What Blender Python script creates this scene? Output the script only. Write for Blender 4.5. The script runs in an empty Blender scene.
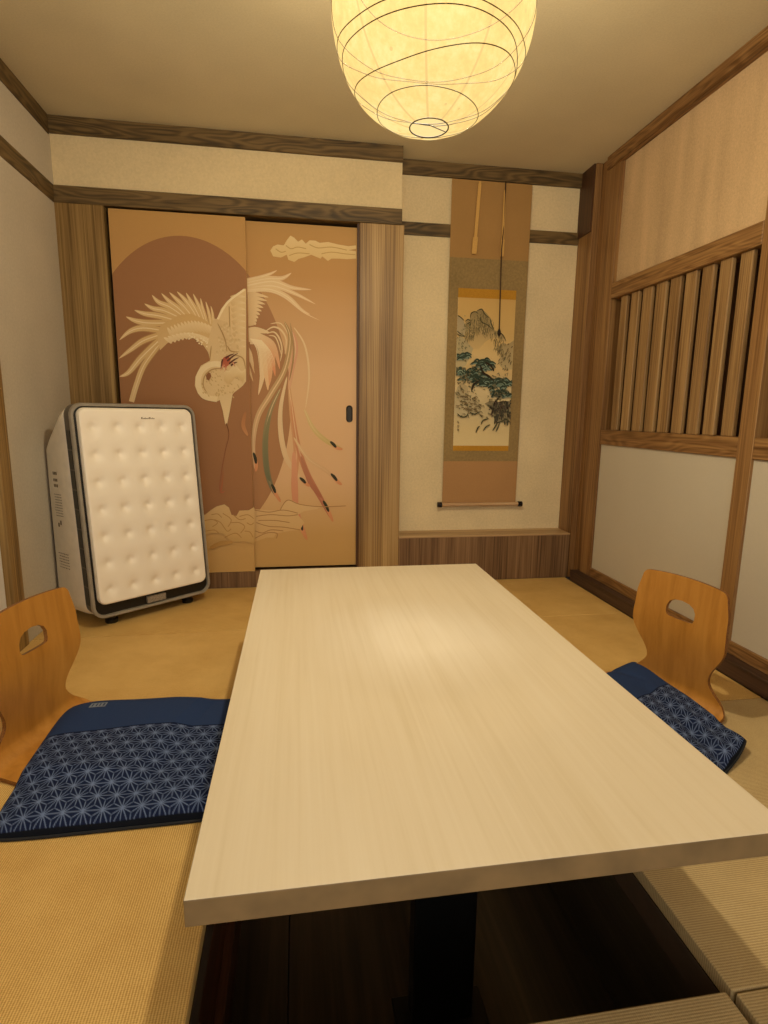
import bpy, bmesh, math, random
import numpy as np
from mathutils import Vector, Matrix
from mathutils.geometry import delaunay_2d_cdt
random.seed(7); rng = np.random.RandomState(4)
PI = math.pi
scn = bpy.context.scene
COL = scn.collection

# ------------------------------------------------------------------ camera (measured from the photograph's vanishing lines)
F, YAW, PITCH, ROLL, H = 555.047, 0.155368, -0.173596, 0.0129115, 0.956216
def cam_axes():
    cy, sy, cp, sp = math.cos(YAW), math.sin(YAW), math.cos(PITCH), math.sin(PITCH)
    fwd = np.array([sy*cp, cy*cp, sp]); r0 = np.array([cy, -sy, 0]); u0 = np.cross(r0, fwd)
    cr, sr = math.cos(ROLL), math.sin(ROLL)
    return cr*r0 + sr*u0, -sr*r0 + cr*u0, fwd
AX = cam_axes()
def hit(axis, val, u, v):
    """point of a picture position on the room plane <axis>=<val> (used only to trace flat artwork on its own plane)"""
    d = ((u-384)/F)*AX[0] + ((512-v)/F)*AX[1] + AX[2]
    c = np.array([0, 0, H]); t = (val-c[axis])/d[axis]
    return c + t*d
cam = bpy.data.cameras.new('camera'); co = bpy.data.objects.new('camera', cam); COL.objects.link(co)
m = Matrix.Identity(4)
for i in range(3):
    m[i][0] = AX[0][i]; m[i][1] = AX[1][i]; m[i][2] = -AX[2][i]
m[2][3] = H
co.matrix_world = m
cam.sensor_fit = 'VERTICAL'; cam.sensor_height = 36; cam.lens = F*36/1024; cam.clip_start = .02
scn.camera = co

# ------------------------------------------------------------------ room numbers
XL, XR, D, DA, HC = -1.122, 1.627, 3.042, 3.201, 2.30
YF = -1.3                       # the room runs on behind the camera, left open for the added ambient fill

# ------------------------------------------------------------------ material helpers
def lin(c):
    if isinstance(c, str):
        c = [int(c[i:i+2], 16)/255 for i in (0, 2, 4)]
    return tuple((x/12.92 if x <= .04045 else ((x+.055)/1.055)**2.4) for x in c)
def rgba(c): return (*lin(c), 1)
class NT:
    def __init__(s, name):
        s.m = bpy.data.materials.new(name); s.m.use_nodes = True
        s.t = s.m.node_tree; s.n = s.t.nodes; s.l = s.t.links
        s.b = s.n['Principled BSDF']; s.out = s.n['Material Output']
    def add(s, typ, **kw):
        n = s.n.new(typ)
        for k, v in kw.items():
            if k in n.inputs: n.inputs[k].default_value = v
            else: setattr(n, k, v)
        return n
    def ln(s, a, ao, b, bi): s.l.new(a.outputs[ao], b.inputs[bi])
    def coords(s, scale=(1, 1, 1), rot=(0, 0, 0), loc=(0, 0, 0)):
        g = s.add('ShaderNodeTexCoord'); mp = s.add('ShaderNodeMapping')
        s.ln(g, 'Object', mp, 'Vector')
        mp.inputs['Scale'].default_value = scale; mp.inputs['Rotation'].default_value = rot; mp.inputs['Location'].default_value = loc
        return mp
    def ramp(s, stops):
        r = s.add('ShaderNodeValToRGB'); e = r.color_ramp.elements
        e[0].position, e[0].color = stops[0][0], rgba(stops[0][1]); e[1].position, e[1].color = stops[-1][0], rgba(stops[-1][1])
        for p, c in stops[1:-1]:
            k = e.new(p); k.color = rgba(c)
        return r
def plain(name, c, rough=.5, metal=0., var=.06, vs=30, spec=.5, bump=0.):
    k = NT(name); mp = k.coords((vs,)*3); no = k.add('ShaderNodeTexNoise', Scale=1., Detail=3.)
    k.ln(mp, 'Vector', no, 'Vector')
    c = [int(c[i:i+2], 16)/255 for i in (0, 2, 4)] if isinstance(c, str) else c
    r = k.ramp([(.3, [x*(1-var) for x in c]), (.7, [min(1, x*(1+var)) for x in c])])
    k.ln(no, 'Fac', r, 'Fac'); k.ln(r, 'Color', k.b, 'Base Color')
    k.b.inputs['Roughness'].default_value = rough; k.b.inputs['Metallic'].default_value = metal
    k.b.inputs['Specular IOR Level'].default_value = spec
    if bump:
        bp = k.add('ShaderNodeBump', Strength=bump, Distance=.002); k.ln(no, 'Fac', bp, 'Height'); k.ln(bp, 'Normal', k.b, 'Normal')
    return k.m
def wood(name, cols, axis=2, fine=170., long=2.2, rough=.45, cathedral=0., bump=.25, seed=0, spec=.4):
    """grain runs along <axis>; cols = dark, mid, light"""
    k = NT(name)
    sc = [fine]*3; sc[axis] = long
    mp = k.coords(tuple(sc), loc=(seed*3.1, seed*1.7, seed*.9)); n1 = k.add('ShaderNodeTexNoise', Scale=1., Detail=4., Roughness=.6)
    k.ln(mp, 'Vector', n1, 'Vector')
    sc2 = [14.]*3; sc2[axis] = .7
    mp2 = k.coords(tuple(sc2), loc=(seed, seed*2, seed*5)); n2 = k.add('ShaderNodeTexNoise', Scale=1., Detail=2.)
    k.ln(mp2, 'Vector', n2, 'Vector')
    mx = k.add('ShaderNodeMix', data_type='FLOAT'); mx.inputs[0].default_value = .38
    k.ln(n1, 'Fac', mx, 2); k.ln(n2, 'Fac', mx, 3)
    src, so = mx, 0
    if cathedral:
        sc3 = [16.]*3; sc3[axis] = 2.4
        mp3 = k.coords(tuple(sc3), loc=(seed*4, .4, seed*1.3)); n3 = k.add('ShaderNodeTexNoise', Scale=1., Detail=1.)
        k.ln(mp3, 'Vector', n3, 'Vector')
        mu = k.add('ShaderNodeMath', operation='MULTIPLY'); mu.inputs[1].default_value = 55.; k.ln(n3, 'Fac', mu, 0)
        si = k.add('ShaderNodeMath', operation='SINE'); k.ln(mu, 0, si, 0)
        ma = k.add('ShaderNodeMath', operation='MULTIPLY_ADD'); ma.inputs[1].default_value = cathedral; k.ln(si, 0, ma, 0); k.ln(mx, 0, ma, 2)
        src = ma
    r = k.ramp([(.36, cols[0]), (.5, cols[1]), (.64, cols[2])])
    k.ln(src, 0, r, 'Fac'); k.ln(r, 'Color', k.b, 'Base Color')
    k.b.inputs['Roughness'].default_value = rough; k.b.inputs['Specular IOR Level'].default_value = spec
    bp = k.add('ShaderNodeBump', Strength=bump, Distance=.001); k.ln(src, 0, bp, 'Height'); k.ln(bp, 'Normal', k.b, 'Normal')
    return k.m
def plaster(name, c, var=.05, streak=None, bump=.25, grain=90.):
    k = NT(name); mp = k.coords((1, 1, 1)); n1 = k.add('ShaderNodeTexNoise', Scale=grain, Detail=5., Roughness=.7); n2 = k.add('ShaderNodeTexNoise', Scale=2.2, Detail=3.)
    k.ln(mp, 'Vector', n1, 'Vector')
    if streak:
        mq = k.coords(streak); k.ln(mq, 'Vector', n2, 'Vector'); n2.inputs['Scale'].default_value = 1.
    else: k.ln(mp, 'Vector', n2, 'Vector')
    mx = k.add('ShaderNodeMix', data_type='FLOAT'); mx.inputs[0].default_value = .5; k.ln(n1, 'Fac', mx, 2); k.ln(n2, 'Fac', mx, 3)
    cc = [int(c[i:i+2], 16)/255 for i in (0, 2, 4)]
    r = k.ramp([(.35, [x*(1-var) for x in cc]), (.65, [min(1, x*(1+var)) for x in cc])])
    k.ln(mx, 0, r, 'Fac'); k.ln(r, 'Color', k.b, 'Base Color'); k.b.inputs['Roughness'].default_value = .9; k.b.inputs['Specular IOR Level'].default_value = .15
    bp = k.add('ShaderNodeBump', Strength=bump, Distance=.003); k.ln(n1, 'Fac', bp, 'Height'); k.ln(bp, 'Normal', k.b, 'Normal')
    return k.m
def tatami(name, c0, c1, along='Y', bump=.45):
    """woven rush: fine ribs running along one axis, with tiny knots across"""
    k = NT(name)
    ax = 'X' if along == 'Y' else 'Y'
    mp = k.coords((1, 1, 1)); w = k.add('ShaderNodeTexWave', wave_type='BANDS', bands_direction=ax, wave_profile='SIN'); k.ln(mp, 'Vector', w, 'Vector')
    w.inputs['Scale'].default_value = 64.; w.inputs['Distortion'].default_value = .35; w.inputs['Detail'].default_value = 1.; w.inputs['Detail Scale'].default_value = 6.
    w2 = k.add('ShaderNodeTexWave', wave_type='BANDS', bands_direction='Y' if ax == 'X' else 'X', wave_profile='SIN'); k.ln(mp, 'Vector', w2, 'Vector')
    w2.inputs['Scale'].default_value = 90.; w2.inputs['Distortion'].default_value = 1.
    n = k.add('ShaderNodeTexNoise', Scale=5., Detail=5., Roughness=.65); k.ln(mp, 'Vector', n, 'Vector')
    n2 = k.add('ShaderNodeTexNoise', Scale=260., Detail=2.); k.ln(mp, 'Vector', n2, 'Vector')
    a = k.add('ShaderNodeMix', data_type='FLOAT'); a.inputs[0].default_value = .3; k.ln(w, 'Fac', a, 2); k.ln(w2, 'Fac', a, 3)
    b = k.add('ShaderNodeMix', data_type='FLOAT'); b.inputs[0].default_value = .5; k.ln(a, 0, b, 2); k.ln(n, 'Fac', b, 3)
    e = k.add('ShaderNodeMix', data_type='FLOAT'); e.inputs[0].default_value = .3; k.ln(b, 0, e, 2); k.ln(n2, 'Fac', e, 3)
    r = k.ramp([(.36, c0), (.62, c1)]); k.ln(e, 0, r, 'Fac'); k.ln(r, 'Color', k.b, 'Base Color')
    k.b.inputs['Roughness'].default_value = .72; k.b.inputs['Specular IOR Level'].default_value = .25
    bp = k.add('ShaderNodeBump', Strength=bump, Distance=.0011); k.ln(a, 0, bp, 'Height'); k.ln(bp, 'Normal', k.b, 'Normal')
    return k.m
def vcol(name, rough=.6, spec=.3, grain=260., amt=.1, sheen=0):
    """printed or woven colour carried by the mesh itself, broken up by a fine weave"""
    k = NT(name); a = k.add('ShaderNodeVertexColor', layer_name='Col')
    mp = k.coords((1, 1, 1)); n = k.add('ShaderNodeTexNoise', Scale=grain, Detail=2.); k.ln(mp, 'Vector', n, 'Vector')
    mr = k.add('ShaderNodeMapRange'); mr.inputs['From Min'].default_value = .3; mr.inputs['From Max'].default_value = .7
    mr.inputs['To Min'].default_value = 1-amt; mr.inputs['To Max'].default_value = 1+amt; k.ln(n, 'Fac', mr, 'Value')
    vm = k.add('ShaderNodeVectorMath', operation='SCALE'); k.ln(a, 'Color', vm, 0); k.ln(mr, 'Result', vm, 'Scale')
    k.ln(vm, 'Vector', k.b, 'Base Color'); k.b.inputs['Roughness'].default_value = rough; k.b.inputs['Specular IOR Level'].default_value = spec
    return k.m

# ------------------------------------------------------------------ mesh helpers
def obj(name, bm, mat, parent=None, smooth=False, label=None, kind=None):
    if parent is not None:
        inv = (Matrix.Translation(parent.location) @ Matrix.Rotation(parent.rotation_euler.z, 4, 'Z')).inverted() if parent.type == 'EMPTY' else parent_inv(parent)
        bm.transform(inv)
    me = bpy.data.meshes.new(name); bm.normal_update(); bm.to_mesh(me); bm.free()
    for mm in (mat if isinstance(mat, (list, tuple)) else [mat]): me.materials.append(mm)
    if smooth:
        for p in me.polygons: p.use_smooth = True
        if smooth == 'auto': me.set_sharp_from_angle(angle=math.radians(38))
    o = bpy.data.objects.new(name, me); COL.objects.link(o)
    if parent is not None: o.parent = parent
    if label: o['label'] = label
    if kind: o['kind'] = kind
    return o
def parent_inv(o):
    M = Matrix.Identity(4)
    while o is not None:
        M = Matrix.Translation(o.location) @ Matrix.Rotation(o.rotation_euler.z, 4, 'Z') @ M
        o = o.parent
    return M.inverted()
def thing(name, label, cat, loc, rz=0., group=None):
    o = bpy.data.objects.new(name, None); o.empty_display_size = .1; COL.objects.link(o)
    o.location = loc; o.rotation_euler = (0, 0, rz); o['label'] = label; o['category'] = cat
    if group: o['group'] = group
    return o
def tag(o, label, cat, group=None):
    o['label'] = label; o['category'] = cat
    if group: o['group'] = group
    return o
def box(bm, x0, x1, y0, y1, z0, z1, bev=0., seg=1):
    r = bmesh.ops.create_cube(bm, size=1.)
    for v in r['verts']:
        v.co = Vector(((x0+x1)/2+v.co.x*(x1-x0), (y0+y1)/2+v.co.y*(y1-y0), (z0+z1)/2+v.co.z*(z1-z0)))
    if bev:
        es = list({e for v in r['verts'] for e in v.link_edges})
        bmesh.ops.bevel(bm, geom=es, offset=bev, segments=seg, affect='EDGES', profile=.5)
    return bm
def B(*a, **k): return box(bmesh.new(), *a, **k)
def tube(bm, pts, r, n=8, caps=True, closed=False):
    pts = [Vector(p) for p in pts]; rings = []; N = len(pts); up = None
    for i, p in enumerate(pts):
        if closed: t = (pts[(i+1) % N]-pts[i-1]).normalized()
        else: t = (pts[min(i+1, N-1)]-pts[max(i-1, 0)]).normalized()
        if up is None: up = t.orthogonal().normalized()
        up = (up-t*up.dot(t)).normalized(); s = t.cross(up)
        rr = r[i] if isinstance(r, (list, tuple)) else r
        rings.append([bm.verts.new(p+(up*math.cos(a)+s*math.sin(a))*rr) for a in [2*PI*k/n for k in range(n)]])
    for i in range(N if closed else N-1):
        a, b = rings[i], rings[(i+1) % N]
        for k in range(n): bm.faces.new((a[k], a[(k+1) % n], b[(k+1) % n], b[k]))
    if caps and not closed:
        bm.faces.new(rings[0][::-1]); bm.faces.new(rings[-1])
    return bm
def loft(bm, rings, cap0=True, cap1=True):
    vs = [[bm.verts.new(p) for p in r] for r in rings]; n = len(vs[0])
    for a, b in zip(vs, vs[1:]):
        for k in range(n): bm.faces.new((a[k], a[(k+1) % n], b[(k+1) % n], b[k]))
    if cap0: bm.faces.new(vs[0][::-1])
    if cap1: bm.faces.new(vs[-1])
    return bm
def rrect(w, h, r, n=6):
    pts = []
    for cx, cy, a0 in ((w/2-r, h/2-r, 0), (-w/2+r, h/2-r, 90), (-w/2+r, -h/2+r, 180), (w/2-r, -h/2+r, 270)):
        for i in range(n+1):
            a = math.radians(a0+90*i/n); pts.append((cx+r*math.cos(a), cy+r*math.sin(a)))
    return pts
def fixn(bm): bmesh.ops.recalc_face_normals(bm, faces=bm.faces[:]); return bm

# ------------------------------------------------------------------ materials
M_wall = plaster('wall_plaster', 'd9c59c', .05)
M_wallL = plaster('left_wall_plaster', 'c2b8a6', .05)
M_alc = plaster('alcove_plaster', 'dcc89f', .06)
M_ceil = plaster('ceiling_plaster', 'd2c5a3', .04, bump=.35, grain=140.)
M_panel = plaster('white_panel_paper', 'c2b9a6', .02, bump=.1, grain=220.)
M_upper = plaster('pale_grained_panel', 'c6a982', .09, streak=(9., 9., 1.1), bump=.08, grain=150.)
M_lpaper = plaster('left_door_paper', 'd9d8d4', .02, bump=.05)
M_beamX = wood('dark_beam_grain_across', ('3f311a', '5c4828', '735c37'), 0, fine=60., long=3., cathedral=.09, rough=.55)
M_beamY = wood('dark_beam_grain_along', ('3f311a', '5c4828', '735c37'), 1, fine=60., long=3., cathedral=.09, rough=.55, seed=2)
M_dark = wood('dark_side_wood', ('3a2414', '4b301c', '5d3f26'), 2, rough=.5)
M_post = wood('pale_brown_post_wood', ('60481f', '8a6c3e', 'a38550'), 2, fine=150., long=1.6, seed=1)
M_fence = wood('striped_post_wood', ('614524', '9b7b4c', 'bd9e6b'), 2, fine=210., long=.8, seed=3)
M_skirt = wood('brown_striped_skirting', ('4b3420', '76593c', '927250'), 2, fine=120., long=1.5, seed=4)
M_rwZ = wood('right_wall_wood_upright', ('5d3d1b', '87623a', 'a17c4c'), 2, fine=130., long=1.6, seed=5)
M_rwY = wood('right_wall_wood_level', ('5d3d1b', '87623a', 'a17c4c'), 1, fine=130., long=1.6, cathedral=.05, seed=6)
M_slat = wood('slat_wood', ('674828', '93734a', 'ad8c5e'), 2, fine=120., long=1.6, seed=8)
M_base = wood('dark_baseboard_wood', ('33241a', '493427', '5a4434'), 1, fine=90., long=2.)
M_sill = wood('sill_edge_wood', ('8a6a45', 'b2936a', 'c9ab80'), 0, fine=120.)
M_black = plain('black_gap', '0e0b09', .7)

# ------------------------------------------------------------------ shell
def struct(name, bm, mat, parent=None, **k):
    return obj(name, bm, mat, parent, kind='structure' if parent is None else None, **k)
struct('ceiling', B(XL-.1, 1.9, YF, 3.35, HC, HC+.08), M_ceil)
struct('wall_left', B(XL-.1, XL, 2.37, D+.2, -.03, HC), M_wallL)
struct('wall_left', B(XL-.1, XL, YF, 2.37, 1.96, HC), M_wallL)
struct('wall_left', B(XL-.1, XL-.02, YF, 2.30, -.03, 1.96), M_lpaper)
struct('trim_1', B(XL-.03, XL+.012, 2.292, 2.372, -.0, 1.925, bev=.002), M_post)                       # post on the left wall
struct('trim_2', B(XL-.02, XL+.004, YF, D, 2.217, HC), M_beamY)
struct('trim_3', B(XL-.02, XL+.004, YF, D, 1.924, 2.004, bev=.002), M_beamY)
# back wall, left part (over the sliding doors), and the beams
struct('wall_back', B(XL-.1, .552, D+.018, D+.2, 1.95, HC), M_wall)
struct('trim_4', B(XL, .552, D, D+.1, 2.227, HC, bev=.001), M_beamX)
struct('trim_5', B(XL, .552, D, D+.1, 1.926, 2.003, bev=.002), M_beamX)
struct('trim_6', B(XL, -.904, D+.004, D+.16, 0, 1.926), M_post)
struct('trim_7', B(.332, .565, D+.004, DA+.05, 0, 1.926, bev=.002), M_fence)
struct('wall_niche_side', B(.40, .5515, D+.02, DA+.05, 1.9, HC), M_wall)
struct('trim_8', B(-.904, .332, D+.012, D+.16, 0, .088), M_skirt)                                      # under the doors
struct('wall_door_void', B(-.91, .34, D+.10, D+.2, 0, 1.96), M_black)
struct('trim_9', B(.322, .333, D+.02, D+.1, .088, 1.926), M_dark)
# alcove
struct('wall_alcove', B(.5, 1.75, DA, DA+.1, 0, HC), M_alc)
struct('trim_10', B(.552, 1.606, DA-.018, DA+.02, 2.228, HC), M_beamX)
struct('trim_11', B(.552, 1.606, DA-.012, DA+.02, 1.927, 1.992), M_beamX)
struct('trim_12', B(.565, 1.605, D, D+.02, 0, .262, bev=.001), M_skirt)
struct('trim_13', B(.565, 1.605, D-.004, DA, .262, .272, bev=.002), M_sill)
# pillar between alcove and right wall
def pillar():
    bm = bmesh.new()
    box(bm, 1.605, 1.80, D-.055, DA+.05, 0, HC, bev=.002)
    return bm
struct('trim_14', B(1.608, 1.645, D-.0, DA+.05, 0, HC, bev=.002), M_rwZ)
struct('trim_15', B(1.645, 1.80, D-.07, DA+.05, 0, HC, bev=.002), M_rwZ)
struct('trim_16', B(1.6, 1.612, D+.012, DA, 1.96, HC), M_dark)

# right wall : frame of posts and rails
WX = 1.648                                                                                             # faces of panels
struct('wall_right', B(1.765, 1.86, YF, 3.1, -.03, HC), M_dark)
struct('trim_17', B(XR, 1.76, YF, D-.07, 2.236, HC, bev=.002), M_rwY)                                  # ceiling rail
struct('trim_18', B(1.594, 1.76, YF, D-.055, 0, .062, bev=.002), M_base)
PZ = [(2.845, 2.972), (1.80, 1.874), (.72, .80), (-.35, -.27)]
bays = [(1.874, 2.845), (.80, 1.80), (-.27, .72), (-1.3, -.35)]
for i, (a, b) in enumerate(PZ):
    struct('trim_%d' % (19+i), B(1.636, 1.76, a, b, .062, 2.236, bev=.002), M_rwZ)
t = 23
for (a, b) in bays:
    for z0, z1 in ((.062, .113), (.812, .89), (1.568, 1.648)):
        struct('trim_%d' % t, B(1.634 if z0 > 1 else 1.638, 1.76, a, b, z0, z1, bev=.0025), M_rwY); t += 1
    struct('wall_panel_lower', B(WX, 1.70, a, b, .113, .812), M_panel)
    struct('wall_panel_upper', B(1.658, 1.70, a, b, 1.648, 2.236), M_upper)
# slatted lattices: each slat a part
def lattice(y0, y1, spans, label):
    th = thing('slatted_lattice', label, 'lattice', (1.70, (y0+y1)/2, .89))
    for a, b in spans:
        obj('slat', B(1.652, 1.672, a, b, .89, 1.568, bev=.004, seg=2), M_slat, th)
    obj('backing_board', B(1.735, 1.76, y0, y1, .89, 1.568), M_dark, th)
SPX = [(609.6, 617), (619.2, 628), (630, 640.5), (642.4, 653.6), (655.4, 667.3), (669.4, 682), (684.8, 698), (701, 715), (719.5, 734.6)]
SP = [(hit(0, 1.652, b, 433)[1], hit(0, 1.652, a, 433)[1]) for a, b in SPX]
SP = [(a+.012, min(b, 2.842)-.004) for a, b in SP]; print('slats', [(round(a, 3), round(b, 3)) for a, b in SP])
lattice(1.874, 2.845, SP, 'brown wooden lattice of nine upright slats in the right wall above the white panel')
lattice(.80, 1.80, [(a-1.14, b-1.14) for a, b in SP], 'dark slatted bay at the right edge of the photo, beyond the thick wooden post')

# ------------------------------------------------------------------ floor, pit, tatami
PX0, PX1, PY0, PY1 = -.187, .715, .69, 2.08
M_gold = tatami('golden_tatami_ribs_lengthwise', 'b38a48', 'deba74', 'Y')
M_gold2 = tatami('golden_tatami_ribs_crosswise', 'b88e4b', 'e2be78', 'X')
M_pale = tatami('grey_tan_tatami', 'a48c60', 'c9b182', 'X', .2)  # greyer and paler than the golden mats, with weaker ribs
M_pitw = wood('dark_red_pit_wood', ('3c2012', '52301d', '663f26'), 1, fine=60., rough=.35)
M_pitf = wood('dark_pit_boards', ('2a231b', '3a3125', '483d2e'), 1, fine=60., rough=.3, spec=.5)
bm = bmesh.new()
box(bm, XL-.1, PX0, YF, 3.3, -.10, -.032); box(bm, PX1, 1.9, YF, 3.3, -.10, -.032)
box(bm, PX0, PX1, YF, PY0-.45, -.10, -.032); box(bm, PX0, PX1, PY1, 3.3, -.10, -.032)
struct('floor', bm, plain('subfloor', '4a3826', .8))
struct('floor_pit', B(PX0-.1, -.041, PY0-.4, PY1+.05, -.44, -.40), M_pitf)
struct('floor_pit', B(-.038, .33, PY0-.4, PY1+.05, -.44, -.40), M_pitf)
struct('floor_pit', B(.333, PX1+.1, PY0-.4, PY1+.05, -.44, -.40), M_pitf)
struct('floor_pit_light_stop', B(PX0-.15, PX1+.15, PY0-.5, PY1+.1, -.50, -.441), M_black)  # added under the boards to stop world light leaking through their gaps
struct('wall_pit_left', B(PX0-.05, PX0-.001, PY0-.4, PY1, -.40, -.032), M_pitw)
struct('trim_pit', B(PX0-.001, PX0+.02, PY0-.4, PY1, -.40, -.28, bev=.002), M_pitw)
struct('wall_pit_right', B(PX1+.001, PX1+.05, PY0-.4, PY1, -.40, -.032), M_pitf)
struct('wall_pit_far', B(PX0, PX1, PY1, PY1+.05, -.40, -.032), M_pitw)
struct('wall_pit_near', B(PX0, PX1, PY0-.45, PY0-.4, -.40, -.032), M_pitw)
def mat_(x0, x1, y0, y1, mt, label, g=.0018):
    o = obj('tatami_mat', B(x0+g, x1-g, y0+g, y1-g, -.032, 0, bev=.0025, seg=2), mt)
    tag(o, label, 'tatami mat', 'tatami mats on the floor')
XLm, XRm = XL, 1.592
mat_(XLm, PX0, YF+.4, .685, M_gold, 'golden tatami mat in the nearest left corner, beside the sunken pit')
mat_(XLm, PX0, .685, 1.573, M_gold, 'golden tatami mat left of the table, under the near half of the patterned cushion')
mat_(XLm, PX0, 1.573, 2.42, M_gold2, 'golden tatami mat left of the table, between the blue cushion and the air purifier')
mat_(XLm, PX0, 2.42, D+.01, M_gold, 'golden tatami mat that the white air purifier stands on')
mat_(PX0, PX1, PY1, D+.01, M_gold2, 'golden tatami mat mostly hidden behind the far end of the table')
mat_(PX1, XRm, 2.42, D+.0, M_gold2, 'golden tatami mat in the far right corner below the alcove')
mat_(PX1, XRm, 1.573, 2.42, M_gold2, 'golden tatami mat at the far side of the right floor chair')
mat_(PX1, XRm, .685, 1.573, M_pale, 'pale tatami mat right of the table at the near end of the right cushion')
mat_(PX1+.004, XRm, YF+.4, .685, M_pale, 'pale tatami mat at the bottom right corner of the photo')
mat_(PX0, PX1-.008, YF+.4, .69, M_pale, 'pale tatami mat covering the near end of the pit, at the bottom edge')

# ------------------------------------------------------------------ table
def table():
    th = thing('low_table', 'long low table with pale wood-grain top on black pedestals in the floor pit', 'table', (.284, 1.372, -.40))
    k = NT('pale_ash_laminate')
    mp = k.coords((75., 1.6, 75.)); n1 = k.add('ShaderNodeTexNoise', Scale=1., Detail=5., Roughness=.62); k.ln(mp, 'Vector', n1, 'Vector')
    mp2 = k.coords((9., .8, 9.)); n2 = k.add('ShaderNodeTexNoise', Scale=1., Detail=3., Distortion=.4); k.ln(mp2, 'Vector', n2, 'Vector')
    mx = k.add('ShaderNodeMix', data_type='FLOAT'); mx.inputs[0].default_value = .45; k.ln(n1, 'Fac', mx, 2); k.ln(n2, 'Fac', mx, 3)
    r = k.ramp([(.25, 'c8b898'), (.5, 'd3c5aa'), (.75, 'd9cdb5')]); k.ln(mx, 0, r, 'Fac'); k.ln(r, 'Color', k.b, 'Base Color')
    k.b.inputs['Roughness'].default_value = .55; k.b.inputs['Specular IOR Level'].default_value = .5
    bp = k.add('ShaderNodeBump', Strength=.12, Distance=.0006); k.ln(mx, 0, bp, 'Height'); k.ln(bp, 'Normal', k.b, 'Normal')
    e = plain('shaded_table_edge', '7a6443', .55, var=.12, vs=12)  # slightly browner edge, with its shade darkened into the colour
    bm = B(-.148, .716, .6235, 2.1205, .3206, .36, bev=.0018, seg=2)
    bm.normal_update()
    for f in bm.faces: f.material_index = 0 if f.normal.z > .5 else 1
    top = obj('tabletop', bm, [k.m, e], th)
    bk = plain('black_powder_coat', '0b0a09', .4, var=.05)
    for y in (1.0, 1.72):
        pd = obj('pedestal', B(.235, .375, y, y+.05, -.392, .3206, bev=.004, seg=2), bk, th)
        obj('base_plate', B(.20, .41, y-.02, y+.07, -.40, -.392, bev=.002), bk, pd)
        obj('mounting_plate', B(.12, .49, y-.06, y+.11, .314, .3206), bk, pd)
table()

# ------------------------------------------------------------------ bent plywood floor chairs
M_ply = None
def ply_mat():
    k = NT('amber_lacquered_plywood')
    mp = k.coords((26., 26., 3.)); n1 = k.add('ShaderNodeTexNoise', Scale=1., Detail=5., Roughness=.6, Distortion=.3); k.ln(mp, 'Vector', n1, 'Vector')
    r = k.ramp([(.25, 'a26c28'), (.5, 'b87e34'), (.75, 'c68d40')]); k.ln(n1, 'Fac', r, 'Fac'); k.ln(r, 'Color', k.b, 'Base Color')
    k.b.inputs['Roughness'].default_value = .34; k.b.inputs['Specular IOR Level'].default_value = .5
    k.b.inputs['Coat Weight'].default_value = .25; k.b.inputs['Coat Roughness'].default_value = .25
    return k.m
M_ply = ply_mat()
M_plye = wood('plywood_edge', ('5a3414', '80501f', '9b6a30'), 2, fine=300., long=300.)
def curve(keys, x):
    for (a, va), (b, vb) in zip(keys, keys[1:]):
        if x <= b:
            t = (x-a)/(b-a); t = max(0, min(1, t)); t = t*t*(3-2*t)
            return va+(vb-va)*t
    return keys[-1][1]
# profile: arc length l measured from the bend up the back (+) and along the seat (-)
PROF = None
def build_profile():
    pts = []                                                    # (f, z) from seat front to back top
    for i in range(20): pts.append((.36-.36*i/19*.93, .0065))
    cx, cz, R = .0, .0065+.058, .058
    for i in range(1, 9):
        a = -PI/2-(PI/2+math.radians(-2))*i/8*.78; pts.append((cx+R*math.cos(a), cz+R*math.sin(a)))
    f, z = pts[-1]
    for i in range(1, 30):
        zz = z+(.418-z)*i/29
        u = i/29
        ff = f + .016*math.sin(min(1, u*1.6)*PI/2)**2 - .012*max(0, u-.55)/.45
        pts.append((ff, zz))
    return pts
PROF = build_profile()
L = [0.]
for a, b in zip(PROF, PROF[1:]): L.append(L[-1]+math.hypot(b[0]-a[0], b[1]-a[1]))
LT = L[-1]
def prof(l):
    l = max(0, min(LT, l))
    for i in range(len(L)-1):
        if l <= L[i+1]+1e-9:
            t = (l-L[i])/(L[i+1]-L[i]); a, b = PROF[i], PROF[i+1]
            tx, tz = b[0]-a[0], b[1]-a[1]; q = math.hypot(tx, tz)
            return a[0]+(b[0]-a[0])*t, a[1]+(b[1]-a[1])*t, tx/q, tz/q
    return PROF[-1][0], PROF[-1][1], 0, 1
LZ = {}
for i, (f, z) in enumerate(PROF): LZ[i] = (L[i], z)
def l_of_z(z):
    for i in range(len(PROF)-1):
        if PROF[i+1][1] >= z and i > 19: return L[i]
    return LT
WK = [(0, .20), (.12, .215), (.28, .212), (l_of_z(.014), .195), (l_of_z(.118), .120), (l_of_z(.24), .178), (l_of_z(.33), .174), (LT, .158)]
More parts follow.
